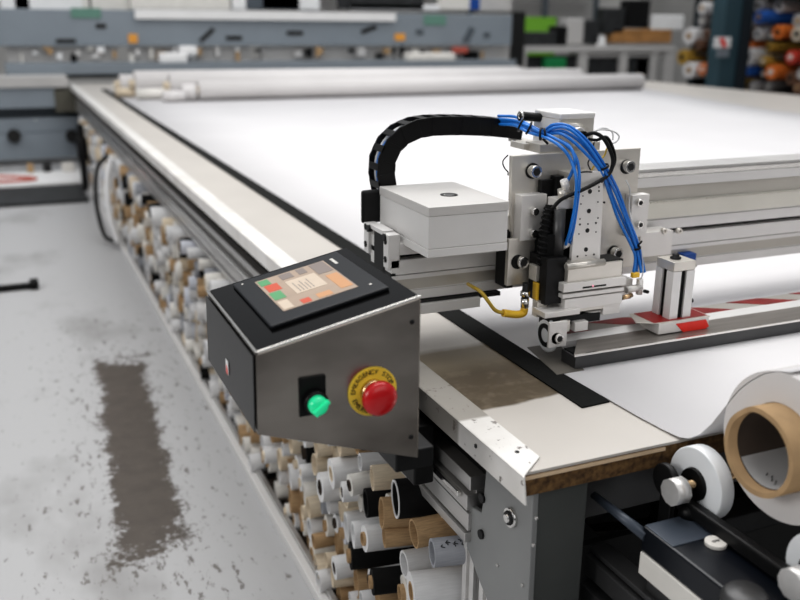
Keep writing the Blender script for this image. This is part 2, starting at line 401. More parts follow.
# ------------------------------------------------------------------ tubes
def tube_proto(nm, r, ri, n):
    mb = MB(); mb.ring((0, 0, 0), (1, 0, 0), r, ri, n); bmesh.ops.recalc_face_normals(mb.bm, faces=mb.bm.faces)
    me = bpy.data.meshes.new(nm); mb.bm.to_mesh(me); mb.bm.free(); me.materials.append(M['card']); return me
me_card = tube_proto('hollow_tube', 1, .88, 24)
me_wrap = tube_proto('wrapped_roll', 1, .52, 24)
me_open = tube_proto('open_roll', 1, .80, 24)
me_core = tube_proto('roll_core', .52, .43, 20)
kinds = [  # name, wrap mat, is_card
    ('white', M['paperw'], 0, 'white wrapped roll'), ('cream', M['cream'], 0, 'cream fabric roll'), ('brown', M['card'], 1, 'hollow brown cardboard tube'),
    ('pale', M['card_pale'], 1, 'hollow pale cardboard tube'), ('dark', M['rubber'], 0, 'black fabric roll'), ('grey', mat('grey_cloth', (.33, .34, .37), .7, 0, .1, 10), 0, 'grey fabric roll'),
    ('lilac', mat('cool_white', (.60, .62, .68), .6, 0, .1, 10), 0, 'cool white film roll')]
wts = [28, 22, 19, 15, 6, 4, 6]
def place_tube(x, y, z, r, k, L, detail, label, rz=0, ry=0, group='rolls and tubes stacked in the rack under the table'):
    nm, m_, card, txt = kinds[k]
    me = me_card if card else me_wrap
    if not card and rnd.random() < .55 and 'large' not in label: me = me_open; detail = 0
    o = bpy.data.objects.new('cardboard_tube' if card else 'fabric_roll', me); COL.objects.link(o)
    o.location = (x, y, z); o.scale = (L, r, r); o.rotation_euler = (rnd.uniform(0, 3), ry, rz)
    o.material_slots[0].link = 'OBJECT'; o.material_slots[0].material = m_
    tag(o, label, 'tube' if card else 'roll', group)
    if detail and not card:
        c = bpy.data.objects.new('core', me_core); COL.objects.link(c); c.parent = o; c.location = (-.006/L*rnd.uniform(0, 2), 0, 0)
        c.material_slots[0].link = 'OBJECT'; c.material_slots[0].material = rnd.choice([M['card'], M['card_pale'], M['card_in']])
    return o
zone_names = ['nearest the console', 'just beyond the console', 'a little way along the aisle', 'before the rack middle', 'past the rack middle', 'toward the far leg']
row_names = ['bottom row', 'second row', 'third row', 'fourth row', 'fifth row', 'sixth row', 'topmost row', 'topmost row']
# special tubes in front, placed by hand: x, y, z, r, kind, L, label
def tp(px, py, x): q = ox(px, py, x); return (x, q.y, q.z)
special = [
    (*tp(396, 499, .685), .043, 4, .32, 'black fabric roll with a white lining, high in the rack beside the console'),
    (*tp(441, 509, .745), .0185, 3, .22, 'short pale cardboard tube poking out right of the black roll'),
    (*tp(384, 537, .67), .024, 2, .3, 'brown cardboard tube just below and left of the black roll'),
    (*tp(353, 535, .665), .033, 0, .4, 'white roll left of the brown tube below the console corner'),
    (*tp(432, 553, .69), .029, 5, .30, 'grey wrapped roll with handwritten marks on its side'),
    (*tp(411, 592, .67), .042, 0, .34, 'large bright white roll lying under the grey marked roll'),
    (*tp(372, 582, .655), .030, 4, .4, 'black roll with a grey hollow end left of the large white roll'),
    (*tp(342, 492, .67), .026, 0, .4, 'white roll end under the lower edge of the console'),
    (*tp(372, 478, .69), .030, 3, .4, 'pale tube tucked right under the console'),
]
placed = []
for (x, y, z, r, k, L, lab) in special:
    o = place_tube(x, y, z, r, k, L, 0 if k == 4 and r > .04 else 1, lab, rz=-.2, group='large rolls at the near end of the rack'); placed.append((y, z, r))
    if 'lining' in lab:
        lm = bpy.data.objects.new('lining', tube_proto('white_lining', .97, .86, 24)); COL.objects.link(lm); lm.parent = o; lm.location = (-.008, 0, 0); lm.material_slots[0].link = 'OBJECT'; lm.material_slots[0].material = M['paperw']
    if 'marks' in lab: marked = (x, y, z, r)
far = MB(); count = 0; fars = []
yc = 1.24; cols = 0
slots = []
y = 1.42
while y < 10.2:
    z = .055; row = 0; gs = 1+max(0, y-2.2)*.11; w = (.064 + .012*rnd.random())*gs
    while z < .575:
        r = rnd.choice((.022, .027, .031, .035, .040))*min(gs, 1.45); slots.append((y+rnd.uniform(-.012, .012), z, r, row)); z += r*1.75+.012; row += 1
    y += w
slots.sort(key=lambda s: s[0])
for (y, z, r, row) in slots:
    if any((y-a)**2+(z-b)**2 < (r+c)**2*.8 for a, b, c in placed): continue
    if z+r > .585: z = .585-r
    k = rnd.choices(range(7), wts)[0]
    x = .692+rnd.uniform(-.022, .03) - (.012 if k == 0 else 0)
    if count < 425:
        zi = min(5, int((y-1.2)/.75))
        place_tube(x, y, z, r, k, .30 if y < 1.7 else .75, y < 3.2, '%s, %s of the table rack, %s' % (kinds[k][3], row_names[min(row, 7)], zone_names[zi]), rz=rnd.uniform(-.22, -.06), ry=rnd.uniform(-.05, .05))
        count += 1
    else: far.ring((x, y, z), (x+1.0, y, z), r*1.05, r*.5, 12); fars.append(k)
M['tubemix'] = mat('mixed_tubes', (.70, .66, .60), .7, 0, .3, 9, col2=(.40, .28, .15))
fo = far.build('distant_rolls', M['tubemix'], None)
for k_ in kinds: fo.data.materials.append(k_[1])
for i_, pl_ in enumerate(fo.data.polygons): pl_.material_index = 1+fars[min(i_//48, len(fars)-1)]
tag(fo, 'mass of cream and brown roll ends filling the far end of the rack', 'rolls', kind='stuff')
mx, my, mz, mr = marked; mb = MB()
for i in range(7):
    a = math.radians(120-(i % 3)*9); xx = mx+.014+i*.007
    def sp(x_, a_): return (x_, my+math.cos(a_)*(mr+.0008)-(x_-mx)*.2, mz+math.sin(a_)*(mr+.0008))
    mb.tube([sp(xx, a), sp(xx+.004*(1 if i % 2 else -1), a+.12), sp(xx+.003, a+.22)], .0009, 5, 3)
o = mb.build('ink_mark', M['ink'], None); par = [q for q in COL.objects if q.get('label', '').startswith('grey wrapped roll')][0]
bpy.context.view_layer.update(); o.parent = par; o.matrix_parent_inverse = par.matrix_world.inverted()

# ================================================================== FABRIC SHEET + UNWINDER ROLL
RY, RZ, RR = .905, .935, .122
path = [(9.9, T+.004), (6, T+.004), (3, T+.004), (2, T+.004), (1.5, T+.004), (1.22, T+.004), (1.155, T+.004), (1.12, T+.006), (1.098, T+.014), (1.073, .883), (1.05, .912), (1.033, .940), (1.015, .970), (.998, .996), (.978, 1.018), (.955, 1.038), (.93, 1.052), (.905, 1.059)]
mb = MB(); rows = []
for (y, z) in path:
    x0 = 1.008 + .022*max(0, min(1, (1.35-y)/.23))
    x1 = 6.0 + max(0, y-5.58)*.25
    rows.append([mb.bm.verts.new((x0+(x1-x0)*k/8, y, z)) for k in range(9)])
for a, b in zip(rows, rows[1:]):
    for k in range(8): mb.bm.faces.new((a[k], a[k+1], b[k+1], b[k])).smooth = True
sheet = mb.build('fabric_sheet', M['fabric'], None)
so = sheet.modifiers.new('thick', 'SOLIDIFY'); so.thickness = .0012
tag(sheet, 'wide white fabric spread over the cutting table and rising to the near roll', 'fabric')
ro = thing('fabric_supply_roll', (1.0, RY, RZ-RR), 'large white fabric roll on a thick brown cardboard core, nearest the camera at right', 'roll')
MB().ring((1.03, RY, RZ), (7.3, RY, RZ), RR-.004, .07, 64).build('fabric', M['rollwhite'], ro)
mb = MB(); n = 72; prof = []
def rag(a): return .012*math.exp(-((a-.85)/.28)**2) + .004*math.sin(a*5+1)*math.exp(-((a-.9)/.6)**2)
R4 = [[], [], [], []]
for i in range(n):
    a = 2*PI*i/n; cy, cz = math.cos(a), math.sin(a); nn = rag((a) % (2*PI))
    for k, (xx, rr) in enumerate(((.985+nn, .069), (1.9, .069), (1.9, .0605), (.985+nn, .0605+nn*.1))):
        R4[k].append(mb.bm.verts.new((xx, RY+cy*rr, RZ+cz*rr)))
for k in range(4):
    for i in range(n):
        f = mb.bm.faces.new((R4[k][i], R4[k][(i+1) % n], R4[(k+1) % 4][(i+1) % n], R4[(k+1) % 4][i])); f.smooth = k % 2 == 0
tag(mb.build('core', M['card'], ro), 'thick brown cardboard core with a ragged notch in its rim')
MB().ring((1.004, RY, RZ), (1.5, RY, RZ), .0604, .0596, 48).build('core_inner_shade', M['card_in'], ro)  # dark ring paints the shade inside the core
# label sheet inside the core
mb = MB(); A, B = [], []
for i in range(15):
    a = math.radians(205+i*120/14); A.append(mb.bm.verts.new((1.005, RY+math.cos(a)*.0590, RZ+math.sin(a)*.0590))); B.append(mb.bm.verts.new((1.14, RY+math.cos(a)*.0590, RZ+math.sin(a)*.0590)))
for i in range(14): mb.bm.faces.new((A[i], A[i+1], B[i+1], B[i])).smooth = True
lab = mb.build('paper_label', M['paperw'], ro)
mb = MB()
for i, (x, a0_) in enumerate(((1.022, 262), (1.030, 268), (1.028, 274), (1.034, 280), (1.030, 287))):
    a = math.radians(a0_); a2 = math.radians(a0_+3.5)
    mb.tube([(x, RY+math.cos(a)*.0583, RZ+math.sin(a)*.0583), (x+.005, RY+math.cos(a2)*.0583, RZ+math.sin(a2)*.0583)], .0007, 5, 1)
mb.build('handwriting', M['ink'], lab)

un = thing('unwinder', (1.0, .9, 0), 'dark fabric unwinder frame carrying two white nylon support discs, at the near table end', 'machine')
for (y, z, r) in ((1.045, .807, .064), (.785, .795, .058)):
    d = MB().ring((1.004, y, z), (1.032, y, z), r, .028, 48).build('support_disc', M['nylon'], un, .002); d['label'] = 'white nylon disc'
    MB().ring((.998, y, z), (1.03, y, z), .028, .012, 32).build('disc_hub', M['black'], d)
    MB().cyl((.965, y, z), (1.35, y, z), .008).build('axle', M['brass'], d)
    MB().cyl((.951, y-.002, z-.004), (.978, y-.002, z-.004), .0235, n=10).build('axle_knob', M['alu'], d)
mb = MB(); mb.box(.90, 1.0, .50, 1.043, .706, .753); o = mb.build('gear_housing', M['navy'], un, .004); o['label'] = 'glossy navy black housing'
bx('housing_top', M['navy_top'], un, .903, .997, .97, 1.04, .7525, .755, .001)
bx('side_cover', M['cream'], un, .898, 1.0, .50, 1.04, .664, .706, .002)
bx('side_post', M['alu_dark'], un, .91, .99, .95, 1.03, .0, .664, .002)
p = oz(716, 541, .76); c = MB().cyl((p.x, p.y, .753), (p.x, p.y, .760), .0175).build('round_badge', M['cream'], un, .001)
add = MB()
for i in range(5): add.box(p.x-.007+i*.003, p.x-.0055+i*.003, p.y-.002-(i % 2)*.001, p.y+.0025, .7602, .7606)
add.build('badge_mark', M['ink'], c)
p = oz(690, 510, .765); k = MB().lathe((p.x, p.y, .753), (0, 0, 1), [(0, .0), (0, .019), (.012, .018), (.02, .014), (.023, 0)]).build('selector_knob', M['black'], un)
MB().box(p.x-.002, p.x+.003, p.y-.018, p.y+.006, .772, .780).build('knob_pointer', M['chrome'], k, .001)
MB().box(.982, 1.002, .45, 1.06, .757, .782).build('cross_shaft', M['dark'], un, .004)
p = ox(625, 515, .93)
MB().cyl((.885, 1.16, .752), (.905, 1.035, .735), .007, .010).build('lever', M['navy_top'], un)
MB().cyl((.95, .90, .62), (.95, .80, .62), .028).build('motor_can', M['dark'], un, .003)
p = oz(746, 592, .765); MB().lathe((p.x, p.y, .74), (0, 0, 1), [(0, 0), (0, .034), (.018, .034), (.026, .028), (.028, 0)]).build('grey_cap', M['alu_dark'], un)
MB().cyl((.972, 1.085, .80), (.985, 1.085, .80), .030).build('disc_bracket', M['dark'], un, .003)
bx('bracket_stem', M['dark'], un, .973, .984, 1.062, 1.092, .70, .80, .002)
bx('floor_plate', M['rubber'], un, .80, 3.4, .45, 1.17, 0.001, .02)
for z0, z1, xx in ((.60, .64, .91), (.645, .655, .918), (.55, .58, .905), (.50, .545, .91), (.43, .47, .90)):
    bx('frame_rail', M['alu_dark'], un, xx-.02, xx+.02, .60, 1.9, z0-.02, z1-.02, .002)
for z0, z1 in ((.70, .715), (.74, .75), (.655, .665)):
    bx('cross_rail', M['alu_dark'], un, .87, 3, 1.26, 1.28, z0, z1)
bx('machine_foot', M['dark'], un, .90, 3.4, .62, .68, 0, .05)
bx('support_beam', M['dark'], un, 1.06, 3.4, 1.02, 1.07, .70, .74, .003)

# ================================================================== FAR ROLLS on table
for i, (y, z, r, x0, x1) in enumerate(((8.35, T+.094, .088, 1.63, 6.55), (8.42, T+.085, .083, 1.50, 1.62), (8.62, T+.12, .115, 1.42, 5.75), (8.90, T+.128, .120, 1.15, 5.3), (9.2, T+.10, .10, 1.05, 6.3))):
    if i == 1: continue
    lab = ['long white fabric roll lying foremost across the far table', '', 'white roll lying directly behind the foremost long roll', 'thick white roll third from the front across the far table', 'rearmost white roll across the far table'][i]
    o = MB().ring((x0, y, z), (x1, y, z), r, .04, 32).build('fabric_roll', M['rollwhite'], None); tag(o, lab, 'roll', 'long fabric rolls across the far end of the table')
    MB().ring((x0-.05, y, z), (x0+.2, y, z), .04, .033, 20).build('core', M['card_pale'], o)
for i, (x, y, r, L, m_, lab) in enumerate(((1.12, 8.62, .05, .42, 'cream', 'short cream roll beside the left end of the long rolls'), (.98, 8.95, .045, .35, 'card_pale', 'short tan tube near the far corner of the table'), (1.0, 9.4, .05, .6, 'cream', 'short cream roll near the far table corner behind the tan tube'), (1.3, 8.28, .05, .2, 'rollwhite', 'stubby white roll end in front of the left roll ends'), (1.48, 8.36, .075, .13, 'rollwhite', 'short grey shaded roll end butting against the foremost long roll'))):
    o = MB().ring((x, y, T+r+.002), (x+L, y, T+r+.002), r, r*.5, 24).build('short_roll', M[m_], None); tag(o, lab, 'roll', 'short rolls by the far table corner')

# ================================================================== GANTRY
BY = 1.72
gx0, gx1 = .730, 8.1
gan = thing('gantry_beam', (gx0, BY, T+.1), 'wide silver aluminium gantry beam spanning the cutting table left to right', 'gantry')
def prof(name, rows_, x0, m_, back=1.84):
    mb = MB()
    for (z0, z1, y0) in rows_: mb.box(x0, gx1, y0, back, z0, z1)
    return mb.build(name, m_, gan)
prof('lower_profile', [(.966, .9865, 1.720), (.9865, .9885, 1.727), (1.0145, 1.024, 1.719), (1.026, 1.058, 1.720), (1.024, 1.026, 1.728), (1.069, 1.094, 1.722)], gx0, M['alu_light'])
prof('lower_recess', [(.9885, 1.0145, 1.726)], gx0, M['beige_band'])
prof('dark_groove', [(1.058, 1.069, 1.748)], gx0, M['rubber'])
prof('upper_profile', [(1.095, 1.099, 1.724), (1.1775, 1.200, 1.716), (1.1745, 1.1775, 1.74)], 1.06, M['alu_light'], 1.80)
prof('upper_recess', [(1.141, 1.1745, 1.728)], 1.06, M['beige_band'], 1.80)
prof('linear_guide', [(1.200, 1.204, 1.724), (1.204, 1.212, 1.720)], 1.06, M['chrome'], 1.78)
prof('top_cap', [(1.212, 1.219, 1.726)], 1.06, M['alu_rail'], 1.81)
mb = MB(); mb.box(1.06, gx1, 1.719, 1.73, 1.099, 1.1365)
x = 1.06
while x < 4.2: mb.box(x, x+.0055, 1.718, 1.73, 1.1365, 1.1405); x += .0095
mb.build('toothed_belt', mat('belt_cream', (.68, .66, .60), .5, 0, .06, 9), gan)
# left end: slotted profile ends and black hollow
endx = gx0
for (ya, yb_, za, zb) in ((1.720, 1.748, 1.040, 1.116), (1.837, 1.865, 1.048, 1.116)):
    e = bx('profile_end', M['alu_light'], gan, endx-.008, endx+.02, ya, yb_, za, zb, .002)
    mb = MB()
    for zz in (za+.02, za+.06):
        cy = (ya+yb_)/2
        for a in range(4):
            an = a*PI/4; dy, dz = math.cos(an)*.007, math.sin(an)*.007
            mb.tube([(endx-.009, cy-dy, zz-dz), (endx-.009, cy+dy, zz+dz)], .0016, 6, 1)
    mb.build('slot_hole', M['ink'], e)
bx('profile_web', M['alu_light'], gan, endx-.006, endx+.02, 1.755, 1.83, 1.108, 1.118, .001)
MB().cyl((endx-.012, 1.738, 1.108), (endx-.002, 1.738, 1.108), .008).build('end_screw', M['dark'], gan)
MB().cyl((endx-.012, 1.832, 1.108), (endx-.002, 1.832, 1.108), .008).build('end_screw', M['dark'], gan)
bx('end_void', M['ink'], gan, endx-.003, endx+.001, 1.757, 1.813, .98, 1.107)
bx('lower_end', M['black'], gan, endx-.002, endx+.01, 1.72, 1.84, .966, 1.03)
MB().box(*pb(362, 383, 190, 223, 1.868, .012)).build('chain_anchor', M['dark'], gan, .006)
bx('end_plate', M['black'], gan, .60, gx0-.012, 1.60, 1.86, .90, .96, .003)
bx('drive_carriage', M['black'], gan, .672, .716, 1.46, 1.95, .66, .79, .004)
bx('carriage_upright', M['black'], gan, .60, .69, 1.56, 1.84, .79, .97, .004)
q = pb(385, 480, 303, 313, 1.70, .14); MB().box(*q).build('lower_bar', M['alu_light'], gan, .001)
q = pb(385, 500, 298.5, 302.5, 1.71, .12); MB().box(*q).build('lower_gap', M['ink'], gan)
# pale gear cover on the left end
x0, x1, y0, y1 = .760, .944, 1.60, 1.86
gb = thing('drive_cover', (.85, 1.73, 1.09), 'pale square-cornered gearbox cover on the left end of the gantry beam', 'cover')
bx('box_body', M['alu_light'], gb, x0, x1, y0, y1, 1.109, 1.1765, .0015)
bx('box_lid', mat('lid_alu', (.60, .585, .57), .45, .25, .05, 5), gb, x0-.001, x1+.001, y0-.001, y1+.001, 1.177, 1.196, .001)
bx('box_base', M['alu_light'], gb, x0-.001, x1+.001, y0-.001, y1+.001, 1.091, 1.1085, .001)
p = oz(449, 195, 1.196); MB().ring((p.x, p.y, 1.190), (p.x, p.y, 1.1972), .019, .013).build('lid_recess', M['dark'], gb)
MB().cyl((p.x, p.y, 1.190), (p.x, p.y, 1.1976), .012, n=6).build('lid_bolt', M['chrome'], gb)
MB().tube([oy(508, 172, 1.66), oy(504, 167, 1.66), oy(503, 161, 1.66), oy(508, 155, 1.66)], .0015, 6).build('wire_loop', M['dark'], gb)

# ------------------------------------------------------------------ cutting bar
bar = thing('cutting_bar', (1.1, 1.5, T), 'long steel cutting bar across the fabric with red and grey hazard tape', 'rail')
bx1 = 7.6
bx('base_strip', M['alu_dark'], bar, 1.045, bx1, 1.468, 1.52, T+.003, T+.031)
MB().prism([(.992, 1.455, T+.0035), (1.06, 1.455, T+.0035), (1.10, 1.62, T+.0035), (1.02, 1.62, T+.0035)], (0, 0, .0015)).build('bar_end_shade', mat('shade_grey', (.13, .12, .105), .5, 0, .2, 10), bar)  # thin grey sheet painting the soft shadow at the bar's left end
bx('blade_channel', M['rubber'], bar, 1.05, bx1, 1.476, 1.52, T+.031, T+.0335)
MB().prism([(1.036, 1.462, .8855), (bx1, 1.462, .8855), (bx1, 1.545, .8855), (1.10, 1.545, .8855)], (0, 0, .0035)).build('steel_lip', mat('lip_steel', (.30, .28, .26), .38, .7, .2, 5, stretch=(1, 12, 1)), bar, .001)
bx('lip_edge', M['steel_edge'], bar, 1.037, bx1, 1.4605, 1.464, .8850, .8895)
mb = MB(); mb.prism([(1.065, 1.540, .889), (1.065, 1.560, .898), (1.065, 1.560, .889)], (bx1-1.065, 0, 0)); mb.build('white_guide', M['alu_light'], bar)
bx('tape_base', M['whitetape'], bar, 1.07, bx1, 1.56, 1.612, .8855, .897)
x = 1.05
i = 0
while x < 5:
    mb = MB(); q = .10
    mb.prism([(max(x, 1.071), 1.5605, .8972), (x+q, 1.5605, .8972), (x+q-.085, 1.611, .8972), (max(x-.085, 1.071), 1.611, .8972)], (0, 0, .0008)); mb.build('hazard_stripe', M['redtape'], bar); x += .205
# clamp cylinder
cyl = thing('clamp_cylinder', (1.36, 1.53, .889), 'square silver pneumatic clamp cylinder standing on the cutting bar right of the head', 'cylinder')
Yc = 1.505
q = pb(672, 693, 262, 318, Yc); cx0, cx1 = q[0], q[1]; w = cx1-cx0; z0 = .918; z1 = oy(682, 262, Yc).z
mb = MB(); g = .003
mb.prism([(cx0, Yc, z0), (cx0+w*.38, Yc, z0), (cx0+w*.38, Yc+g*2, z0), (cx0+w*.62, Yc+g*2, z0), (cx0+w*.62, Yc, z0), (cx1, Yc, z0), (cx1, Yc+w, z0), (cx0, Yc+w, z0), (cx0, Yc+w*.62, z0), (cx0+g*2, Yc+w*.62, z0), (cx0+g*2, Yc+w*.38, z0), (cx0, Yc+w*.38, z0)], (0, 0, z1-z0-.022))
mb.build('barrel', M['alu_light'], cyl)
bx('barrel_cap', M['plate'], cyl, cx0, cx1, Yc, Yc+w, z1-.021, z1, .001)
bx('slot_shadow', M['rubber'], cyl, cx0+w*.40, cx0+w*.60, Yc+.004, Yc+.0058, z0, z1-.022)
bx('slot_shadow', M['rubber'], cyl, cx0+.004, cx0+.0058, Yc+w*.40, Yc+w*.60, z0, z1-.022)
MB().lathe((cx0+w*.45, Yc+w*.5, z1), (0, 0, 1), [(0, 0), (0, .012), (.004, .012), (.004, .008), (.010, .008), (.012, .004), (.012, 0)]).build('top_nut', M['dark'], cyl)
for (px, py) in ((692.5, 302),): 
    p = oy(px, py, Yc); MB().cyl((cx1-.002, Yc+.01, p.z), (cx1+.010, Yc+.01, p.z), .005).build('port_screw', M['black'], cyl)
p = oy(697, 267, Yc); MB().cyl((cx1-.002, Yc+.01, p.z), (cx1+.010, Yc+.01, p.z), .0035).build('port_screw', M['plate'], cyl)
q = pb(659, 708, 321, 333, 1.495)
bx('foot_bracket', M['plate_light'], cyl, q[0], q[1], 1.495, 1.575, .891, .916, .001)
MB().prism([(q[0]-.045, 1.52, .9165), (q[0]+.01, 1.492, .9165), (q[1], 1.492, .9165), (q[1], 1.56, .9165), (q[0]-.02, 1.575, .9165)], (0, 0, .0025)).build('foot_plate', M['plate'], cyl)
poly([(676, 324), (706, 319.5), (709, 326), (706, 328.5), (683, 332)], 1.4935, .001).build('red_tape', M['redbright'], cyl)
bx('red_tape', M['redtape'], cyl, q[0]-.012, q[1]-.004, 1.498, Yc+w+.006, .9188, .9196)
# connector block with blue tube left of the clamp cylinder
mb = MB().box(*pb(640, 672, 232, 256, 1.66, .05)); rbk = tag(mb.build('rail_bracket', M['plate_light'], None, .001), 'small pale bracket block with two clips on the beam right of the head', 'bracket')
for px in (664, 679):
    p = oy(px, 231, 1.66); MB().ring((p.x, 1.655, p.z), (p.x, 1.665, p.z), .007, .0035, 16).build('hose_clip', M['plate'], rbk)
bx_ = MB().box(*pb(684, 696, 254, 262, 1.70, .03)); tag(bx_.build('blue_tag', M['deepblue'], None), 'small dark blue tag behind the top of the clamp cylinder', 'tag')

# ================================================================== CUTTING HEAD
hd = thing('fabric_cutter', (1.12, 1.6, .87), 'machined steel cutting head on the gantry beam, with blue hoses and a small wheel', 'cutter')
def P(name, m_, xl, xr, yt, yb, Y, d, bev=.001, parent=hd): return MB().box(*pb(xl, xr, yt, yb, Y, d)).build(name, M[m_] if isinstance(m_, str) else m_, parent, bev)
# big back plate with curved lower right corner
cv = [(512, 156), (641, 148), (637, 196), (634, 204), (623, 214), (619, 224), (623, 231), (632, 236), (636, 244), (637, 266), (560, 275), (513, 284), (511, 210)]
tag(poly(cv, 1.655, .012).build('back_plate', M['plate'], hd, .001), 'large brushed back plate')
# shadow side of the plate, its shade drawn as a dark box
P('plate_shade', 'dark', 553, 577, 176, 290, 1.63, .024)
P('left_clamp', 'plate_light', 521, 546, 195, 240, 1.625, .03)
P('left_lower_plate', 'plate', 508, 541, 238, 284, 1.632, .012)
P('dark_recess', 'dark', 507, 514, 232, 288, 1.66, .05)
P('link_block', 'cream', 506, 524, 215, 229, 1.665, .03)
P('dark_recess', 'dark', 541, 553, 180, 206, 1.64, .014)
P('clamp_side', 'plate', 546, 551, 198, 236, 1.627, .025)
P('right_clamp', 'plate_light', 631, 648, 195, 237, 1.63, .025)
def bolt(px, py, Y, r, L=.016, parent=hd, mm='chrome'):
    p = oy(px, py, Y)
    w_ = MB().cyl((p.x, Y, p.z), (p.x, Y+L, p.z), r).build('bolt', M[mm], parent, .0008)
    MB().cyl((p.x, Y-.0006, p.z), (p.x, Y+.002, p.z), r*.68, n=6).build('hex_socket', M['ink'], w_)
for (px, py, Y, r) in ((537, 172, 1.632, .0135), (631, 167, 1.637, .0135), (524, 263, 1.615, .013), (619, 254, 1.633, .0135), (536, 212, 1.613, .0085), (535, 234, 1.613, .0085), (641, 203, 1.617, .0085), (641, 225, 1.617, .0085)):
    bolt(px, py, Y, r, .022)
for (px, py, Y, r) in ((533, 171, 1.652, .017), (627, 167, 1.652, .016), (518, 262, 1.630, .016), (614, 253, 1.652, .017)):
    p = oy(px, py, Y); MB().cyl((p.x, Y, p.z), (p.x, Y+.005, p.z), r).build('washer', M['dark'], hd)
# perforated centre plate
cp = poly([(578, 173), (604, 171), (600, 262), (571, 266)], 1.565, .010).build('perforated_plate', M['plate_light'], hd, .0008); cp['label'] = 'pale upright plate drilled with a row of black holes'
MB().box(*pb(576, 602, 175, 262, 1.575, .08)).build('plate_spine', M['plate'], hd)
mb = MB()
for (px, py, r) in ((590, 191.5, .005), (589, 211, .005), (587.5, 230.5, .005), (586, 249.5, .005), (580, 219, .0016), (598, 218, .0016), (580, 224.5, .0022), (596, 223, .0022), (588, 224, .0018), (579, 234, .0016), (596, 232, .0016), (577.5, 256.5, .0022), (586, 255.5, .0016), (594, 254.5, .0022), (581, 204, .0016), (598, 202, .0016), (599, 191, .002), (599, 187, .0018), (604.5, 202.5, .0022), (583, 196, .0014)):
    p = oy(px, py, 1.5645); mb.cyl((p.x, 1.5642, p.z), (p.x, 1.567, p.z), r, n=14)
mb.build('drilled_hole', M['ink'], hd)
MB().cyl(oy(597, 262, 1.60), oy(606, 261, 1.60), .010).build('side_pin', M['dark'], hd)
# dark vertical actuator body with pale barrel, left of centre plate
P('actuator_body', 'dark', 553, 573, 207, 262, 1.588, .04, .002)
p0, p1 = oy(557, 258, 1.585), oy(560, 209, 1.585); MB().cyl(p0, p1, .013).build('actuator_barrel', M['alu_dark'], hd)
P('actuator_cap', 'plate_light', 558, 574, 199, 209, 1.583, .04)
P('side_cover', 'rubber', 546, 557, 235, 292, 1.58, .05, .002)
P('tool_side', 'dark', 546, 566, 258, 304, 1.56, .07, .001)
# stacked tool plates
P('stack_plate', 'plate', 568, 622, 264, 280, 1.548, .07)
P('stack_plate', 'plate_light', 564, 626, 280.5, 289, 1.540, .075)
P('stack_plate', 'plate_light', 563, 624, 291, 295, 1.543, .07)
P('stack_plate', 'plate_light', 565, 622, 296, 307, 1.545, .07)
P('stack_plate', 'plate', 568, 604, 300, 311, 1.548, .06)
P('stack_gap', 'ink', 568, 621, 262, 308, 1.556, .05, 0)
P('valve_block', 'plate_light', 603, 620, 303, 314, 1.548, .03)
P('valve_block', 'plate_light', 612, 632, 280, 300, 1.575, .04)
P('pipe_stub', 'plate', 569, 600, 262, 267, 1.545, .05, .003)
MB().cyl(oy(566, 267, 1.548), oy(604, 262, 1.548), .0075).build('round_stub', M['plate'], hd)
p = oy(593, 286, 1.5395); MB().cyl((p.x, 1.539, p.z), (p.x, 1.542, p.z), .0022, n=12).build('pink_led', mat('pink_led', (.9, .35, .45), .4, emis=.6), hd)
MB().box(*pb(583, 606, 285.6, 287.2, 1.5392, .004)).build('plate_slot', M['ink'], hd)
# yellow clips/sensor
P('sensor_block', 'yellow', 537, 547, 283, 300, 1.585, .02, .002)
P('sensor_bracket', 'plate', 536, 547, 266, 281, 1.588, .03)
P('lower_arm', 'plate', 537, 547, 301, 317, 1.575, .02)
# rotary disc
p = oy(589, 312, 1.575)
MB().lathe((p.x, p.y, p.z-.012), (0, 0, 1), [(0, 0), (0, .020), (.010, .022), (.012, .026), (.020, .026), (.021, .020), (.021, 0)]).build('rotary_disc', M['plate_light'], hd)
P('fork_plate', 'plate_light', 545, 580, 311, 316.5, 1.535, .05)
P('fork_arm', 'dark', 549, 600, 316, 324, 1.545, .04)
P('fork_block', 'plate_light', 575, 588, 322, 331, 1.53, .018)
P('fork_block', 'plate', 562, 570, 321, 332, 1.535, .03)
P('thin_plate', 'plate_light', 547, 552, 308, 330, 1.565, .02)
# wheel disc (axle along X) and its holder
wx = oy(546, 335, 1.556).x; wc = ox(546, 335, wx)
MB().lathe((wx-.002, wc.y, wc.z), (1, 0, 0), [(0, 0), (0, .034), (.002, .038), (.008, .038), (.010, .034), (.010, 0)], 40).build('pressing_wheel', M['nylon'], hd)
MB().ring((wx-.004, wc.y, wc.z), (wx-.0015, wc.y, wc.z), .026, .016).build('wheel_hub_ring', M['dark'], hd)
P('wheel_holder', 'plate_light', 549, 567, 322, 347, 1.514, .006, .001)
bolt(560, 339, 1.506, .0105, .012)
p = oy(556, 338, 1.516); MB().cyl((p.x, 1.514, p.z), (p.x, 1.519, p.z), .0125).build('washer', M['dark'], hd)
# small pneumatic fittings at lower right
p0 = oy(626, 290, 1.56); p1 = oy(641, 287, 1.56)
MB().cyl(p0, p1, .008).build('fitting', M['plate_light'], hd)
MB().cyl(oy(640, 279, 1.56), oy(639, 294, 1.56), .0075).build('fitting', M['plate_light'], hd)
MB().cyl(oy(622, 298, 1.555), oy(632, 295, 1.555), .005).build('fitting', M['brass'], hd)
MB().cyl(oy(644, 291, 1.56), oy(648, 292, 1.56), .004).build('fitting', M['dark'], hd)
P('fitting_collar', 'yellow', 633, 640, 273, 278, 1.555, .01, .002)
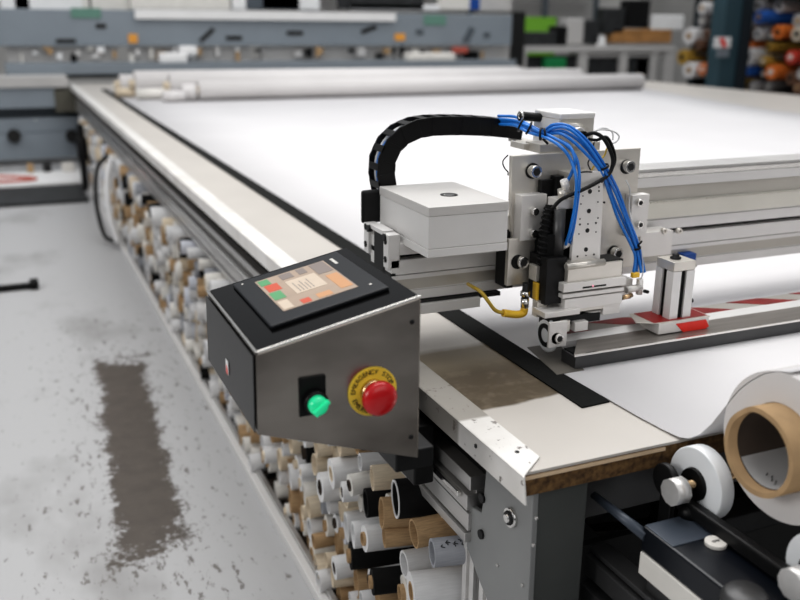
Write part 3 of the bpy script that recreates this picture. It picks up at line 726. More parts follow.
# inductive sensor with yellow elbow plug
s = MB().cyl(oy(526, 283, 1.60), oy(524.5, 307, 1.60), .0075).build('proximity_sensor', M['dark'], hd)
MB().cyl(oy(525.5, 291, 1.60), oy(525, 296, 1.60), .0105, n=6).build('sensor_nut', M['chrome'], s)
MB().cyl(oy(525, 298, 1.60), oy(524.7, 307, 1.60), .009).build('sensor_tip', M['chrome'], s)
mb = MB(); mb.tube([oy(524.5, 308, 1.60), oy(523, 313, 1.60), oy(516, 314.5, 1.60), oy(503, 313, 1.60)], .0085, 12)
mb.build('elbow_plug', M['yellow'], hd)
MB().tube([oy(503, 313, 1.60), oy(495, 310, 1.60), oy(488, 301, 1.60), oy(481, 292, 1.61), oy(473, 287, 1.64), oy(468, 284, 1.70)], .0042, 8).build('yellow_cable', M['olive'], hd)
# valve box on top
q = pb(560, 594, 113.5, 146, 1.66, .105)
MB().box(*q).build('valve_box', M['plate'], hd, .003)
MB().box(q[0]-.001, q[1]+.001, q[2]-.001, q[3]+.001, q[5]-.012, q[5]+.001).build('box_lid', M['alu_light'], hd, .003)
MB().box(q[0]-.0015, q[0], q[2]+.002, q[3], q[4], q[5]-.013).build('box_side', M['alu_light'], hd)
P('top_bracket', 'plate', 540, 600, 143, 152, 1.675, .06)
MB().cyl(oy(521, 116, 1.75), oy(545, 118, 1.74), .010).build('round_connector', M['black'], hd)
MB().ring(oy(519.5, 116, 1.75), oy(522, 116, 1.75), .0105, .006).build('round_connector_rim', M['chrome'], hd)
MB().cyl(oy(573, 131, 1.64), oy(581, 131, 1.68), .017).build('cable_gland', M['plate'], hd, .002)
p = oy(580, 135, 1.625)
MB().cyl((p.x, 1.625, p.z), (p.x, 1.67, p.z), .016).build('cable_gland', M['plate_light'], hd, .002)
MB().cyl((p.x+.004, 1.615, p.z), (p.x+.004, 1.632, p.z), .009).build('gland_nut', M['black'], hd)
# hoses
def hose(name, m_, pts, r, sub=6): return MB().tube([oy(a, b, c) for a, b, c in pts], r, 10, sub).build(name, M[m_], hd)
def bundle(path, offs, r):
    for n_, e in enumerate(offs):
        pts = []
        for k, (a, b, c, w_) in enumerate(path):
            a0, b0 = path[max(k-1, 0)][:2]; a1, b1 = path[min(k+1, len(path)-1)][:2]
            dx, dy = a1-a0, b1-b0; L_ = math.hypot(dx, dy); ee = e*w_+.6*math.sin(k*1.7+n_*2)
            pts.append((a+dy/L_*ee, b-dx/L_*ee, c+(.0045 if n_ % 2 else -.0025)))
        hose('air_hose', 'blue', pts, r)
bundle([(498, 120, 1.89, 1), (514, 121.5, 1.80, 1), (523, 125.5, 1.72, .8), (531, 129, 1.688, .8), (543, 133.5, 1.665, .6), (554, 129.5, 1.64, 1), (567, 130.5, 1.61, 1.2), (585, 145, 1.585, 1.2), (603, 170, 1.57, .8), (614, 194, 1.575, 1.1), (623, 217, 1.575, 1.1), (633, 240, 1.575, .9), (637.5, 256, 1.575, .7), (639, 273, 1.565, 1.3)], (-4.2, -1.4, 1.4, 4.2), .0034)
bundle([(541, 134, 1.67, .7), (552, 139, 1.62, 1), (565, 147, 1.59, 1.2), (574, 160, 1.575, 1.1), (577.5, 180, 1.553, .7), (576, 205, 1.55, .7), (572, 230, 1.553, .6), (567, 245, 1.575, .4)], (-2.2, 2.2), .0034)
hose('air_hose', 'blue', [(560, 140, 1.62), (570, 147, 1.59), (575, 160, 1.57), (572, 172, 1.58), (567, 182, 1.59)], .0036)
p0, p1 = oy(564, 180, 1.59), oy(567, 191, 1.59); MB().cyl(p0, p1, .009).build('push_fitting', M['plate_light'], hd)
MB().cyl(oy(562, 189, 1.592), oy(563, 199, 1.592), .010).build('push_fitting', M['plate'], hd)
p0 = oy(564, 244, 1.58); MB().cyl(oy(569, 243, 1.578), oy(562, 247, 1.582), .007).build('push_fitting', M['plate_light'], hd)
hose('black_cable', 'black', [(586, 135, 1.615), (594, 133, 1.60), (603, 138, 1.59), (610, 150, 1.58), (613, 162, 1.575), (609, 174, 1.57), (598, 182, 1.56), (580, 191, 1.555), (562, 199, 1.565), (552, 209, 1.575)], .0042)
hose('black_cable', 'black', [(588, 139, 1.61), (597, 140, 1.60), (606, 137, 1.59), (612, 146, 1.585), (615, 160, 1.58), (610, 172, 1.572), (601, 182, 1.565)], .0034)
hose('grey_wire', 'clear', [(588, 137, 1.62), (598, 130, 1.61), (612, 131, 1.61), (619, 136, 1.61), (616, 142, 1.61), (608, 144, 1.61)], .0017)
hose('grey_wire', 'clear', [(592, 132, 1.63), (603, 128, 1.62), (612, 132, 1.62), (613, 140, 1.62)], .0015)
hose('grey_wire', 'clear', [(626, 180, 1.63), (630, 190, 1.62), (629, 205, 1.62), (632, 222, 1.60), (641, 250, 1.58), (643, 270, 1.57), (641, 280, 1.56)], .0016)
hose('thin_wire', 'dark', [(594, 142, 1.63), (592, 155, 1.63), (588, 163, 1.63), (591, 171, 1.63)], .0015)
hose('thin_wire', 'olive', [(607, 148, 1.62), (604, 156, 1.62), (597, 162, 1.62), (591, 171, 1.63)], .002)
hose('thin_wire', 'dark', [(575, 175, 1.57), (583, 172, 1.565), (592, 172, 1.565)], .0015)
# spiral wrapped black cable bundle
ax = [(550, 206, 1.60), (547, 216, 1.595), (545, 228, 1.595), (544, 240, 1.59), (543, 252, 1.59), (542, 264, 1.59)]
hose('wrapped_bundle', 'rubber', ax, .0085)
mb = MB(); pts = []
for i in range(90):
    t = i/89*(len(ax)-1); k = min(int(t), len(ax)-2); u = t-k
    a, b = oy(*ax[k]), oy(*ax[k+1]); q = a.lerp(b, u); an = i*.75
    pts.append(q+Vector((math.cos(an), math.sin(an)*.8, 0))*.0115)
mb.tube(pts, .0022, 6, 1); mb.build('spiral_wrap', M['black'], hd)
# zip ties
def tie(px, py, Y, r, d):
    p = oy(px, py, Y); d = Vector(d).normalized(); MB().ring(p-d*.0022, p+d*.0022, r, r-.002, 20).build('cable_tie', M['black'], hd)
tie(521, 125, 1.735, .016, (1, -.9, -.5)); tie(529, 128, 1.695, .015, (1, -.6, -.5)); tie(541, 134, 1.67, .014, (1, -.9, 0)); tie(545, 134, 1.655, .013, (1, -.6, .2)); tie(603, 167, 1.572, .013, (.5, 0, -1)); tie(636, 248, 1.575, .011, (.2, 0, -1))
MB().tube([oy(543, 139, 1.66), oy(548, 144, 1.65)], .0028, 6, 1).build('cable_tie', M['black'], hd)
MB().tube([oy(636, 248, 1.575), oy(642, 241, 1.57)], .0022, 6, 1).build('cable_tie', M['black'], hd)

# ================================================================== CABLE CHAIN
ch = thing('cable_chain', (.80, 1.8, 1.2), 'black plastic cable chain arching up from the beam end to the cutting head', 'cable chain')
cl = [(389, 192), (386.5, 176), (387.5, 160), (394, 146), (405, 135.5), (419, 129), (434, 126.5), (449, 126), (464, 126), (479, 126.5), (494, 127.5), (509, 129), (522, 131)]
CY0, CY1 = 1.875, 1.935
hh = .0215
cpts = [oy(a, b, CY0) for a, b in cl]
for i in range(len(cpts)-1):
    a, b = cpts[i].copy(), cpts[i+1].copy(); t = (b-a).normalized(); nrm = Vector((-t.z, 0, t.x)); 
    if i < 3 : pass
    a -= t*.004; b += t*.004
    mb = MB()
    for yy in (CY0, CY1-.007):
        A = [a+nrm*hh, b+nrm*hh, b-nrm*hh, a-nrm*hh]
        mb.prism([(p.x, yy+(.0015 if i % 2 else 0), p.z) for p in A], (0, .0055, 0))
    m_ = (a+b)/2
    # crossbars outside and inside
    for sgn in (1, -1):
        A = [m_-t*.008+nrm*hh*sgn, m_+t*.008+nrm*hh*sgn, m_+t*.008+nrm*(hh-.004)*sgn, m_-t*.008+nrm*(hh-.004)*sgn]
        mb.prism([(p.x, CY0, p.z) for p in A], (0, CY1-CY0, 0))
    mb.build('link', M['black'], ch, .0008)
for k in range(4):
    mb = MB(); pts = []
    for i, p in enumerate(cpts):
        t = (cpts[min(i+1, len(cpts)-1)]-cpts[max(i-1, 0)]).normalized(); nrm = Vector((-t.z, 0, t.x))
        pts.append((p.x+nrm.x*.008, 1.888+k*.0105, p.z+nrm.z*(.008 if k % 2 else .004)))
    o = mb.tube(pts, .0042, 8, 3).build('inner_hose', M['blue' if k < 3 else 'clear'], ch)
p = cpts[-1]; p = Vector((p.x, p.y, p.z-.004)); MB().box(p.x-.004, p.x+.03, CY0+.003, CY1-.003, p.z-.026, p.z-.018).build('chain_bracket', M['plate'], ch, .001)
for k in (0, 1): MB().cyl((p.x-.014+k*.022, CY0+.01, p.z-.034), (p.x-.014+k*.022, CY0+.01, p.z-.018), .003, n=10).build('bracket_screw', M['dark'], ch)
MB().box(*pb(524, 560, 143, 149, 1.72, .06)).build('mount_plate', M['plate'], ch, .001)

# ================================================================== CONSOLE
KY0, KY1 = 1.20, 1.537
K = thing('control_console', (.43, 1.37, .87), 'brushed steel wedge-shaped control console with sloping touchscreen top beside the table edge', 'control panel')
A_, B_, C_, D_ = Vector((.2955, 0, 1.0885)), Vector((.560, 0, 1.1453)), Vector((.560, 0, .868)), Vector((.2935, 0, .959))
def xz(p, y): return (p.x, y, p.z)
MB().prism([xz(p, KY0) for p in (A_+Vector((.0005, 0, 0)), B_, C_, D_+Vector((.0005, 0, 0)))], (0, KY1-KY0, 0)).build('housing', M['steel'], K, .003)
o = MB().prism([(.2940, KY0+.004, 1.083), (.2940, KY1-.003, 1.083), (.2920, KY1-.003, .962), (.2920, KY0+.004, .962)], (-.0015, 0, 0)).build('aisle_face', M['steel_shade'], K); o['label'] = 'brushed face toward the aisle with its dark reflection painted in'
vv = (B_-A_).normalized(); nn = Vector((-vv.z, 0, vv.x))
def kp(v, u, h=0): p = A_+vv*v+nn*h; return (p.x, KY0+u, p.z)
def kbox(name, m_, v0, v1, u0, u1, h0, h1, parent=K, bev=0):
    return MB().prism([kp(v0, u0, h0), kp(v1, u0, h0), kp(v1, u1, h0), kp(v0, u1, h0)], nn*(h1-h0)).build(name, M[m_] if isinstance(m_, str) else m_, parent, bev)
kbox('top_panel', 'gloss', .005, .268, .004, .333, 0, .0022, bev=.0006)
kbox('front_lip', 'steel_edge', 0, .2705, 0, .0035, -.001, .003, bev=.0006)
kbox('side_lip', 'steel_edge', 0, .004, 0, .337, -.001, .003, bev=.0006)
bz = kbox('touchscreen', 'bezel', .043, .243, .062, .310, .0022, .0088, bev=.002); bz['label'] = 'dark grey touchscreen unit with beige display'
h = .009
ds = kbox('display', 'screen', .077, .206, .103, .281, h, h+.0004, bz)
kk = .0096
for (m_, v0, v1, u0, u1) in (('scr_green', .080, .098, .245, .275), ('scr_red', .083, .106, .205, .242), ('scr_green', .080, .100, .160, .200), ('scr_red', .112, .128, .107, .128), ('scr_orange', .182, .203, .118, .200), ('screen2', .118, .172, .158, .232), ('scr_grey', .176, .203, .215, .278), ('screen2', .080, .097, .108, .150), ('scr_grey', .150, .165, .245, .275), ('scr_grey', .118, .140, .245, .275), ('scr_orange', .140, .165, .108, .13)):
    kbox('screen_tile', m_, v0, v1, u0, u1, kk, kk+.0003, ds)
mb = MB()
for i in range(5):
    v0 = .150-i*.006; mb.prism([kp(v0, .165, kk+.0004), kp(v0+.0015, .165, kk+.0004), kp(v0+.0015, .165+.05-(i % 2)*.015, kk+.0004), kp(v0, .165+.05-(i % 2)*.015, kk+.0004)], nn*.0001)
mb.build('screen_text', M['scr_grey'], ds)
mb = MB()   # small pale maker mark, unreadable in the photo: five little strokes
for i in range(6): 
    u0 = .277-i*.006; mb.prism([kp(.2165+(i % 2)*.0012, u0-.0042, h), kp(.2225, u0-.0042, h), kp(.2225, u0, h), kp(.2165, u0, h)], nn*.0004)
mb.build('maker_mark', M['cream'], bz)
MB().cyl(kp(.057, .292, .008), kp(.057, .292, .0093), .0022, n=12).build('indicator', M['cream'], bz)
mb = MB(); mb.prism([kp(.223, .094, h), kp(.227, .094, h), kp(.227, .099, h), kp(.223, .099, h)], nn*.0003); mb.build('indicator', M['cream'], bz)
# emergency stop
es = Vector((.478, KY0, 1.001))
rg = MB().cyl(es+Vector((0, .0, 0)), es+Vector((0, -.0025, 0)), .0405, n=48).build('emergency_stop_plate', M['estop_yellow'], K); rg['label'] = 'round yellow plate lettered EMERGENCY STOP'
mb = MB(); txt = 'EMERGENCY STOP'
def arc(txt, r, a0, a1, flip):
    for i, chx in enumerate(txt):
        if chx == ' ': continue
        a = math.radians(a0+(a1-a0)*i/(len(txt)-1))
        pos = es + Vector((math.cos(a)*r, -.0028, math.sin(a)*r))
        rot = a-PI/2 if not flip else a+PI/2
        Mx = Matrix.Translation(pos) @ Matrix.Rotation(-rot, 4, 'Y') @ Matrix.Rotation(PI/2, 4, 'X')
        add_me(mb, text_mesh(chx, .0108, Mx))
arc('EMERGENCY STOP', .0325, 176, 20, False)
arc('EMERGENCY', .0325, 200, 300, True)
mb.build('lettering', M['ink'], rg)
MB().cyl(es+Vector((0, 0, 0)), es+Vector((0, -.014, 0)), .021, n=32).build('button_collar', M['brass'], K)
rb = MB().lathe(es, (0, -1, 0), [(.008, 0), (.008, .014), (.018, .015), (.022, .0245), (.028, .028), (.034, .028), (.039, .0245), (.0425, .016), (.044, .006), (.044, 0)], 40).build('emergency_button', M['red'], K); rb['label'] = 'red mushroom stop button'
# green switch
sq = (.361, .400, .978, 1.040)
bx('switch_plate', M['black'], K, sq[0], sq[1], KY0-.0025, KY0, sq[2], sq[3], .001)
fr = MB(); fr.box(sq[0]-.0015, sq[0], KY0-.003, KY0, sq[2], sq[3]); fr.box(sq[0], sq[1], KY0-.003, KY0, sq[3], sq[3]+.0015); fr.box(sq[1], sq[1]+.0012, KY0-.003, KY0, sq[2], sq[3]); fr.build('switch_frame', M['dark'], K)
g0 = Vector((.3835, KY0, 1.000))
MB().lathe(g0, (0, -1, 0), [(0, 0), (0, .0195), (.010, .0195), (.014, .017), (.014, 0)]).build('switch_bezel', M['black'], K)
gk = MB().lathe(g0, (0, -1, 0), [(.010, 0), (.010, .0155), (.024, .0145), (.027, .010), (.028, 0)]).build('green_knob', M['green'], K); gk['label'] = 'glowing green rotary switch'
MB().prism([g0+Vector((-.013, -.024, -.006)), g0+Vector((-.006, -.024, -.014)), g0+Vector((.016, -.024, .007)), g0+Vector((.012, -.024, .012))], (0, -.009, 0)).build('knob_grip', M['green'], gk, .002)
for (px, py) in ((412, 322), (411, 437)):
    p = oy(px, py, KY0); MB().lathe((p.x, KY0+.0005, p.z), (0, -1, 0), [(0, 0), (0, .0042), (.0015, .0038), (.0025, 0)], 16).build('screw', M['dark'], K)
p = ox(227, 367, .290)
d = MB().prism([(.2905, p.y-.009, p.z-.012), (.2905, p.y+.009, p.z-.012), (.2905, p.y+.009, p.z+.012), (.2905, p.y-.009, p.z+.012)], (-.0006, 0, 0)).build('sticker', M['white'], K)
MB().prism([(.2897, p.y-.007, p.z-.011), (.2897, p.y+.006, p.z-.011), (.2897, p.y+.002, p.z+.004), (.2897, p.y-.004, p.z-.001)], (-.0004, 0, 0)).build('sticker_mark', M['redbright'], d)
bx('support_arm', M['dark'], K, .53, .60, 1.225, 1.50, .835, .872, .003)
bx('support_arm', M['dark'], K, .56, .672, 1.46, 1.53, .76, .93, .003)

# ================================================================== BACKGROUND MACHINE
mc = thing('neighbour_machine', (3, 11, 0), 'long blue-grey cutting machine crossing the room behind the table', 'machine')
Yb = 11.6
def Q(name, m_, xl, xr, yt, yb, Y, d, parent=mc, bev=0): return MB().box(*pb(xl, xr, yt, yb, Y, d)).build(name, M[m_] if isinstance(m_, str) else m_, parent, bev)
q = pb(-250, 512, 10, 46, Yb, .35); MB().box(*q).build('gantry_cover', M['mach'], mc, .01)
q2 = pb(135, 396, 11, 20, Yb-.05, .04); MB().box(*q2).build('white_trim', M['white'], mc)
for (px, py, w_, h_, m_) in ((66, 41, 20, 4, 'ink'), (101, 26, 10, 4.5, 'ink'), (234, 38, 16, 4, 'ink'), (295, 33, 16, 4, 'ink'), (86, 13, 30, 10, 'greenmark'), (435, 20, 22, 10, 'greenmark'), (133, 38.5, 9, 9, 'orange'), (400, 37, 10, 7, 'orange'), (487, 35, 6, 5, 'mach_dark'), (420, 32, 7, 5, 'mach_dark')):
    MB().box(*pb(px-w_/2, px+w_/2, py-h_/2, py+h_/2, Yb-.012, .01)).build({'ink': 'handle', 'greenmark': 'green_lettering', 'orange': 'warning_sign', 'mach_dark': 'socket'}[m_], M[m_], mc)
def tilt(px, py, L, ang, m_='ink', w_=2.0):
    ca, sa = math.cos(ang), -math.sin(ang)
    pts = [(px-ca*L-sa*w_*-1*0-0, py-sa*L)]
    n_ = (-sa, ca); c4 = [(px+s*ca*L+t*n_[0]*w_, py+s*sa*L+t*n_[1]*w_) for s, t in ((-1, -1), (1, -1), (1, 1), (-1, 1))]
    poly(c4, Yb-.014, .01).build('handle', M[m_], mc)
tilt(207, 35, 9, .75); tilt(369, 29.5, 8, .35); tilt(469, 35, 8, 1.1, 'mach_dark', 3)
for a, b, m_ in ((7, 118, 'bench'), (130, 250, 'bench'), (262, 388, 'bench'), (395, 508, 'bench')): Q('carriage', m_, a, b, 47, 63, Yb+.1, .1)
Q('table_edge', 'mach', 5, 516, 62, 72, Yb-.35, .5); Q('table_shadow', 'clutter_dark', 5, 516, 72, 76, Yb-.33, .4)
for i in range(46):
    px = rnd.uniform(2, 512); w_ = rnd.uniform(2, 8); y0 = rnd.uniform(46, 54)
    Q('tool_holder', rnd.choice(['black', 'cream', 'alu', 'dark', 'white', 'card']), px-w_/2, px+w_/2, y0, y0+rnd.uniform(3, 12), Yb-.02+rnd.uniform(0, .06), .03)
Q('plastic_bundle', 'white', 160, 188, 53, 64, Yb-.3, .2, bev=.03); Q('plastic_bundle', 'white', 180, 198, 46, 56, Yb-.2, .2, bev=.03); Q('paper_pad', 'cream', 408, 456, 53, 62, Yb-.3, .2, bev=.03)
Q('red_unit', 'redcable', 453, 468, 47, 53, Yb-.05, .05)
# side body at the far left
sd = thing('machine_base', (0, 10.9, 0), 'blue-grey steel machine base at far left behind the aisle', 'machine base')
Yd = 10.75
Q('base_beam', 'mach', -300, 56, 90, 112, Yd, .4, sd); Q('base_top', 'bench', -300, 68, 79, 90, Yd-.03, .5, sd)
Q('beam_end', mat('olive_end', (.10, .095, .075), .6), 55, 76, 90, 112, Yd-.02, .4, sd)
Q('base_gap', 'mach_dark', -300, 88, 112, 124, Yd+.2, .2, sd)
Q('base_panel', 'mach', -300, 96, 122, 137, Yd+.05, .3, sd); Q('base_panel', 'mach', -300, 96, 138, 165, Yd+.02, .3, sd)
for px in (14, 72): 
    p = oy(px, 136, Yd); MB().cyl((p.x, Yd-.05, p.z), (p.x, Yd+.05, p.z), .07, n=20).build('black_knob', M['ink'], sd)
Q('panel_screw', 'white', 130-95, 131-95, 120, 121, Yd, .1, sd)
tag(MB().box(*pb(84, 96, 128, 144, 10.3, .2)).build('blue_box', M['deepblue'], None, .02), 'small deep blue box hanging under the far table corner', 'box')
# white sheets and cables on the floor beyond
o = MB().box(-3, .7, 9.2, 9.95, 0, .05).build('white_pallet', M['white'], None, .01); tag(o, 'low white sheet-covered pallet on the floor at far left', 'pallet')
o = MB().box(-3, .60, 8.3, 9.15, 0.0, .03).build('floor_shade_slab', M['clutter_dark'], None); tag(o, 'flat dark slab painting the floor shadow in front of the white pallet', 'painted shadow')  # dark slab laid down as the shadow in front of the pallet
tag(MB().tube([(-2, 9.75, .062), (-.7, 9.8, .07), (0, 9.6, .062), (.2, 9.35, .065), (-.3, 9.3, .065), (-1.5, 9.4, .062)], .014, 6, 6).build('red_cable', M['redcable'], None), 'dull red cable looped on the white pallet at far left', 'cable')
for (x, y, m_, w_) in ((.15, 9.85, 'card', .06), (.30, 9.85, 'ink', .08), (.48, 9.8, 'cream', .12)):
    tag(MB().box(x, x+w_, y, y+.08, .051, .14).build('small_bracket', M[m_], None, .01), {'card': 'small tan block on the far white pallet', 'ink': 'small black block on the far white pallet', 'cream': 'small cream block on the far white pallet'}[m_], 'block')
# far leg with hanging cables beside the table
tag(MB().box(.60, .66, 8.9, 9.0, 0.0, .62).cyl((.63, 8.9, .5), (.63, 8.9, .30), .05).build('black_pump', M['dark'], None, .005), 'dark upright unit at the far end of the tube rack', 'pump')
tag(MB().tube([(.66, 6.9, .60), (.57, 6.8, .52), (.535, 6.7, .3), (.56, 6.6, .08), (.62, 6.5, .04)], .016, 8, 8).build('black_cable', M['black'], None), 'black cable looping down beside the far end of the rack', 'cable')
tag(MB().tube([(.66, 6.7, .60), (.61, 6.6, .45), (.60, 6.5, .25), (.63, 6.4, .05)], .022, 8, 8).build('white_hose', M['paperw'], None), 'white hose hanging beside the black cable loop', 'hose')
# black foot on the aisle floor
ft = thing('stand_foot', (-.25, 5.65, 0), 'flat black floor bar with a small end cap entering from the left of the aisle', 'floor bar')
a = oz(-20, 293, 0); b = oz(36, 291, 0)
MB().box(a.x-.4, b.x, 5.60, 5.66, 0, .03).build('bar', M['rubber'], ft, .004); MB().box(b.x-.03, b.x+.02, 5.58, 5.69, 0, .045).build('end_cap', M['rubber'], ft, .006)

# ================================================================== BACKGROUND RIGHT: benches, clutter, racks
wb = thing('workbench', (8.5, 13, 0), 'pale grey steel workbench frame beyond the far rolls', 'workbench')
Yw = 13.0
Q('bench_top', 'bench', 515, 676, 46, 52, Yw, .8, wb)
for (a, b) in ((519, 526), (578, 587), (619, 627), (650, 656), (664, 673)): Q('leg', 'bench', a, b, 52, 96, Yw+.02, .06, wb)
Q('under_shelf', 'bench', 586, 676, 53, 57, Yw+.05, .5, wb)
bxs = [(526, 578, 56, 86, 'clutter_dark', 'dark storage crate under the grey workbench, left bay'), (545, 566, 58, 86, 'leaf', 'green plastic bin under the workbench'), (588, 618, 57, 96, 'clutter_dark', 'dark storage crate under the workbench, centre bay'), (627, 650, 57, 96, 'clutter_dark', 'dark storage crate under the workbench, right bay'), (636, 648, 58, 80, 'wood', 'brown wooden block under the workbench right bay'),
       (526, 560, 32, 46, 'clutter_dark', 'long dark case on the workbench below the lime board'), (556, 568, 26, 46, 'dark', 'dark tool box beside the lime board'), (566, 584, 18, 44, 'bench', 'grey machine head on the workbench'), (584, 600, 20, 44, 'clutter_dark', 'dark coil of tools on the workbench'), (597, 606, 36, 47, 'white', 'crumpled white paper ball on the workbench'),
       (612, 672, 29, 43, 'wood', 'orange-brown wooden board lying on the workbench'), (604, 625, 8, 34, 'clutter_dark', 'dark shelf load behind the wooden board, left'), (628, 650, 0, 28, 'dark', 'dark hanging coil behind the wooden board, right'), (652, 684, 15, 30, 'white', 'white box at the left side of the roll rack')]
for (a, b, c, d, m_, lab) in bxs:
    if m_ == 'leaf': Y = 13.0-.02
    else: Y = 13.1 if c > 50 else 13.2
    o = MB().box(*pb(a, b, c, d, Y, .25)).build({'leaf': 'plastic_bin', 'wood': 'wooden_board', 'white': 'white_box'}.get(m_, 'storage_crate'), M[m_], None, .02); tag(o, lab, {'leaf': 'bin', 'wood': 'board', 'white': 'box'}.get(m_, 'crate'))
q = pb(524, 556, 17, 30, 14.2, .05); tag(MB().box(*q[:4], 0, q[5]).build('lime_panel', M['lime'], None), 'lime green panel standing behind the workbench', 'panel')
q = pb(514, 525, 12, 44, 12.6, .1); tag(MB().box(*q[:4], 0, q[5]).build('black_cabinet', M['ink'], None), 'tall narrow black cabinet at the right end of the blue-grey machine', 'cabinet')
# background pallets and shelving above the machine
shelf = thing('wall_shelving', (5, 17, 0), 'pale shelving with horizontal boards along the back of the room', 'shelving')
for i in range(9): Q('shelf_board', 'bench', 300+i*0, 600, 1+i*2.6-8, 2+i*2.6-8, 17, .4, shelf)
Q('shelf_back', 'wall', 300, 640, -30, 30, 17.5, .05, shelf)
for px in (470, 545, 596): Q('upright', 'mach_dark', px, px+3, -30, 40, 16.9, .1, shelf)
top = [(0, 82, -12, 4, 'white', 'white carton on the blue-grey machine, far left'), (82, 130, -10, 6, 'cream', 'cream carton on the blue-grey machine beside a dark gap'), (14, 30, -4, 1.5, 'ink', 'small black handle block above the far left machine'), (88, 92, -4, 6, 'mach_dark', 'thin dark upright between two cartons'), (130, 230, -14, 8, 'cream', 'long cream carton lying on the machine'), (226, 232, -2, 2, 'ink', 'small black clamp on the cream carton'), (232, 246, -10, 9, 'white', 'white upright block on the machine'), (246, 300, -8, 5, 'mach_dark', 'slate box tipped on the machine'), (262, 320, -6, 9, 'white', 'white slanting panel resting on the machine'), (340, 424, -8, 5, 'clutter_dark', 'dark load of tools behind the machine'), (350, 440, 4, 10, 'white', 'pale crumpled plastic heap on the machine'), (470, 480, -2, 10, 'deepblue', 'small deep blue bottle on the machine'), (440, 470, -6, 10, 'cream', 'cream box left of the blue bottle'), (480, 512, -4, 11, 'bench', 'grey box right of the blue bottle')]
for (a, b, c, d, m_, lab) in top:
    dep = .12
    d = max(d, 9.8)
    o = MB().box(*pb(a, b, c, d, Yb+.08+.13*(len(lab) % 2), dep)).build('carton' if m_ in ('white', 'cream', 'bench') else 'tool_box', M[m_], None, .01); tag(o, lab, 'carton' if m_ in ('white', 'cream', 'bench') else 'box')

# steel post
po = thing('steel_post', (9.1, 9.6, 0), 'tall dark teal steel post in front of the roll racks', 'post')
pA = oy(714, 88, 9.6); pB = oy(741, 88, 9.6)
MB().box(pA.x+.06, pB.x-.14, 9.6, 9.85, 0, 5.2).build('flange', M['teal'], po); MB().box(pB.x-.14, pB.x+.03, 9.56, 9.9, 0, 5.2).build('web', M['tealdark'], po)
sg = MB().box(*pb(714, 731, 37, 48, 9.57, .01)).build('sign', M['white'], po, .003)
poly([(720, 38), (724, 38), (727, 47), (723, 47)], 9.555, .01).build('sign_mark', M['redbright'], sg)
MB().box(*pb(717, 729, 48, 57, 9.585, .01)).build('label_patch', M['mach'], po)
# roll racks
rk = thing('roll_rack', (9.9, 10.2, 0), 'dark steel pallet rack loaded with coloured fabric rolls at far right', 'rack')
for z in (.45, 1.15, 1.9, 2.5): MB().box(9.75, 11.5, 8.2, 11.3, z-.03, z).build('shelf', M['clutter_dark'], rk)
MB().box(11.5, 11.6, 8.2, 11.3, 0, 3).build('rack_back', M['ink'], rk)
MB().box(9.8, 11.5, 11.33, 11.36, 0, 2.5).build('side_panel', M['ink'], rk)
for y in (8.2, 11.25): MB().box(9.8, 9.9, y, y+.08, 0, 3).build('upright', M['tealdark'], rk)
rc = {'white': (.72, .71, .71), 'blue': (.03, .14, .50), 'orange': (.62, .17, .03), 'red': (.50, .05, .03), 'ochre': (.45, .28, .05), 'charcoal': (.035, .035, .04), 'brown': (.20, .11, .07), 'grey': (.35, .34, .34), 'pink': (.60, .34, .30), 'beige': (.52, .45, .36), 'purple': (.10, .06, .20)}
rcm = {k: mat('roll_'+k, v, .6, 0, .12, 6) for k, v in rc.items()}
wk = ['white']*6+['charcoal']*7+['grey']*5+['brown']*2+['orange', 'ochre', 'blue', 'red', 'brown', 'brown', 'pink', 'beige', 'beige', 'purple', 'ochre']
me_a = tube_proto('rack_roll', 1, .4, 20); me_b = tube_proto('rack_core', .4, .22, 14)
def rackroll(y, z, r, c, x=9.7, lab=None):
    o = bpy.data.objects.new('cloth_bolt', me_a); COL.objects.link(o); o.location = (x, y, z); o.scale = (1.5, r, r); o.rotation_euler = (0, 0, rnd.uniform(-.12, .12))
    o.material_slots[0].link = 'OBJECT'; o.material_slots[0].material = rcm[c]
    sh = 'lower shelf' if z < 1.12 else ('middle shelf' if z < 1.88 else 'upper shelf')
    tag(o, lab or '%s roll on the %s of the far rack, %s' % (c, sh, 'left of the teal post' if y > 9.75 else 'right of the teal post'), 'roll', 'fabric rolls on the far rack')
    k = bpy.data.objects.new('core', me_b); COL.objects.link(k); k.parent = o; k.location = (-.01, 0, 0); k.material_slots[0].link = 'OBJECT'; k.material_slots[0].material = rnd.choice([M['card'], M['ink'], M['cream']])
used = []
for (px, py, c, r, lab) in ((748, 57, 'white', .125, 'large white fabric roll with dark core right of the teal post'), (690, 70, 'white', .12, 'large white roll end low on the rack left of the teal post'), (746, 71, 'blue', .075, 'blue roll just below the large white roll right of the post'), (772, 72, 'orange', .10, 'bright orange roll right of the blue roll'), (760, 17, 'blue', .09, 'blue roll high on the rack right of the post'), (792, 57, 'red', .09, 'deep red roll at the right frame edge'), (779, 32, 'orange', .09, 'rust orange roll on the middle of the rack at right'), (683, 57, 'ochre', .11, 'yellow ochre roll left of the post above the white roll'), (690, 36, 'white', .12, 'white roll left of the post below the white box'), (798, 34, 'beige', .09, 'beige roll at the right frame edge'), (703, 8, 'white', .09, 'white roll high left of the post')):
    p = ox(px, py, 9.62); rackroll(p.y, p.z, r, c, 9.60, lab); used.append((p.y, p.z, r))
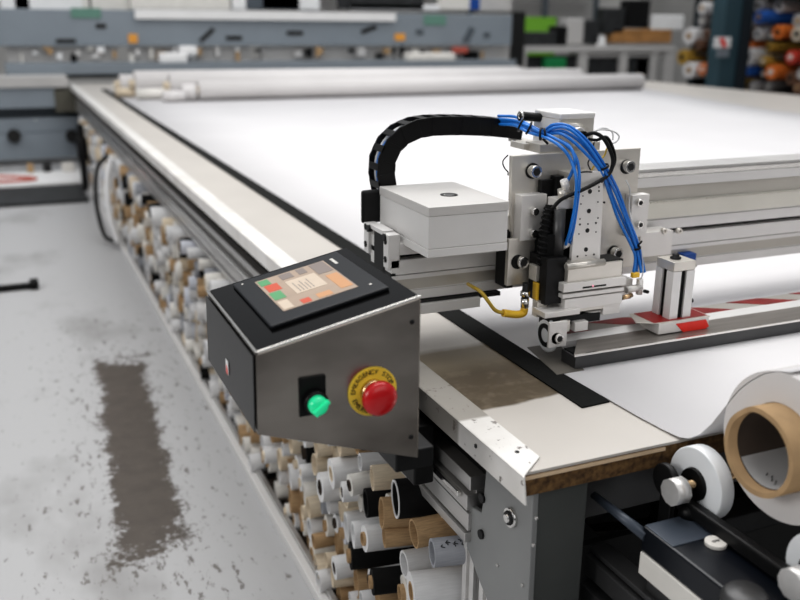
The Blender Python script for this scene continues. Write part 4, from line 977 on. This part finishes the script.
for (lo, hi, ys) in ((.48, 1.12, 0), (1.18, 1.85, 0), (1.93, 2.5, 0)):
    y = 8.4
    while y < 11.15:
        z = lo+.09
        while z < hi-.02:
            r = rnd.uniform(.065, .095); yy = y+rnd.uniform(-.03, .03)
            if rnd.random() < .8 and not any((yy-a)**2+(z-b)**2 < (r+c)**2*.7 for a, b, c in used): rackroll(yy, z, r, rnd.choice(wk), 9.72+rnd.uniform(-.08, .15))
            z += r*1.8+.03
        y += .19

# ================================================================== LIGHT
w = bpy.data.worlds.new('world'); S.world = w; w.use_nodes = True
nt = w.node_tree; bg = nt.nodes['Background']; bg.inputs[0].default_value = (.95, .97, 1, 1)
tcw = nt.nodes.new('ShaderNodeTexCoord'); sp = nt.nodes.new('ShaderNodeSeparateXYZ'); nt.links.new(tcw.outputs['Generated'], sp.inputs[0])
rp = nt.nodes.new('ShaderNodeValToRGB'); nt.links.new(sp.outputs[2], rp.inputs[0]); nt.links.new(rp.outputs[0], bg.inputs[1])
rp.color_ramp.elements[0].position = 0; rp.color_ramp.elements[0].color = (.10, .10, .10, 1); rp.color_ramp.elements[1].position = 1; rp.color_ramp.elements[1].color = (.75, .75, .75, 1)
e_ = rp.color_ramp.elements.new(.12); e_.color = (.22, .22, .22, 1); e_ = rp.color_ramp.elements.new(.5); e_.color = (.45, .45, .45, 1)
def area(name, loc, tgt, sx, sy, e, col=(1, 1, 1)):
    l = bpy.data.lights.new(name, 'AREA'); l.shape = 'RECTANGLE'; l.size = sx; l.size_y = sy; l.energy = e; l.color = col
    o = bpy.data.objects.new(name, l); COL.objects.link(o); o.location = loc
    o.rotation_euler = (Vector(tgt)-Vector(loc)).to_track_quat('-Z', 'Y').to_euler(); return o
area('skylight', (1.8, 3.2, 5.5), (1.8, 3.4, 0), 5, 5, 300, (1, .985, .96))
area('side_window', (-5.0, 1.0, 3.0), (.7, 1.5, .8), 3, 2, 130, (1, .98, .95))
area('rear_fill', (9.5, 10.5, 6), (8.5, 10.5, 0), 6, 4, 190, (1, 1, 1))  # unseen fill for the rear rack, placed clear of the console top's reflection
area('front_fill', (1.5, -3.0, 3.6), (1.0, 1.5, .9), 5, 2.5, 50, (1, .98, .95))
area('mid_fill', (3.2, 8.5, 7.5), (3.2, 8.2, 0), 7, 4, 230, (1, 1, 1))  # unseen fill added to brighten the far fabric
area('rear_left_fill', (-4.5, 8.5, 5), (-1, 10.5, 0), 3, 3, 110, (1, 1, 1))  # unseen fill added to brighten the machine at rear left

S.view_settings.view_transform = 'Standard'
try: S.view_settings.look = 'Medium High Contrast'
except Exception: print('NOLOOK', [i.identifier for i in S.view_settings.bl_rna.properties['look'].enum_items])
S.view_settings.exposure = -.34
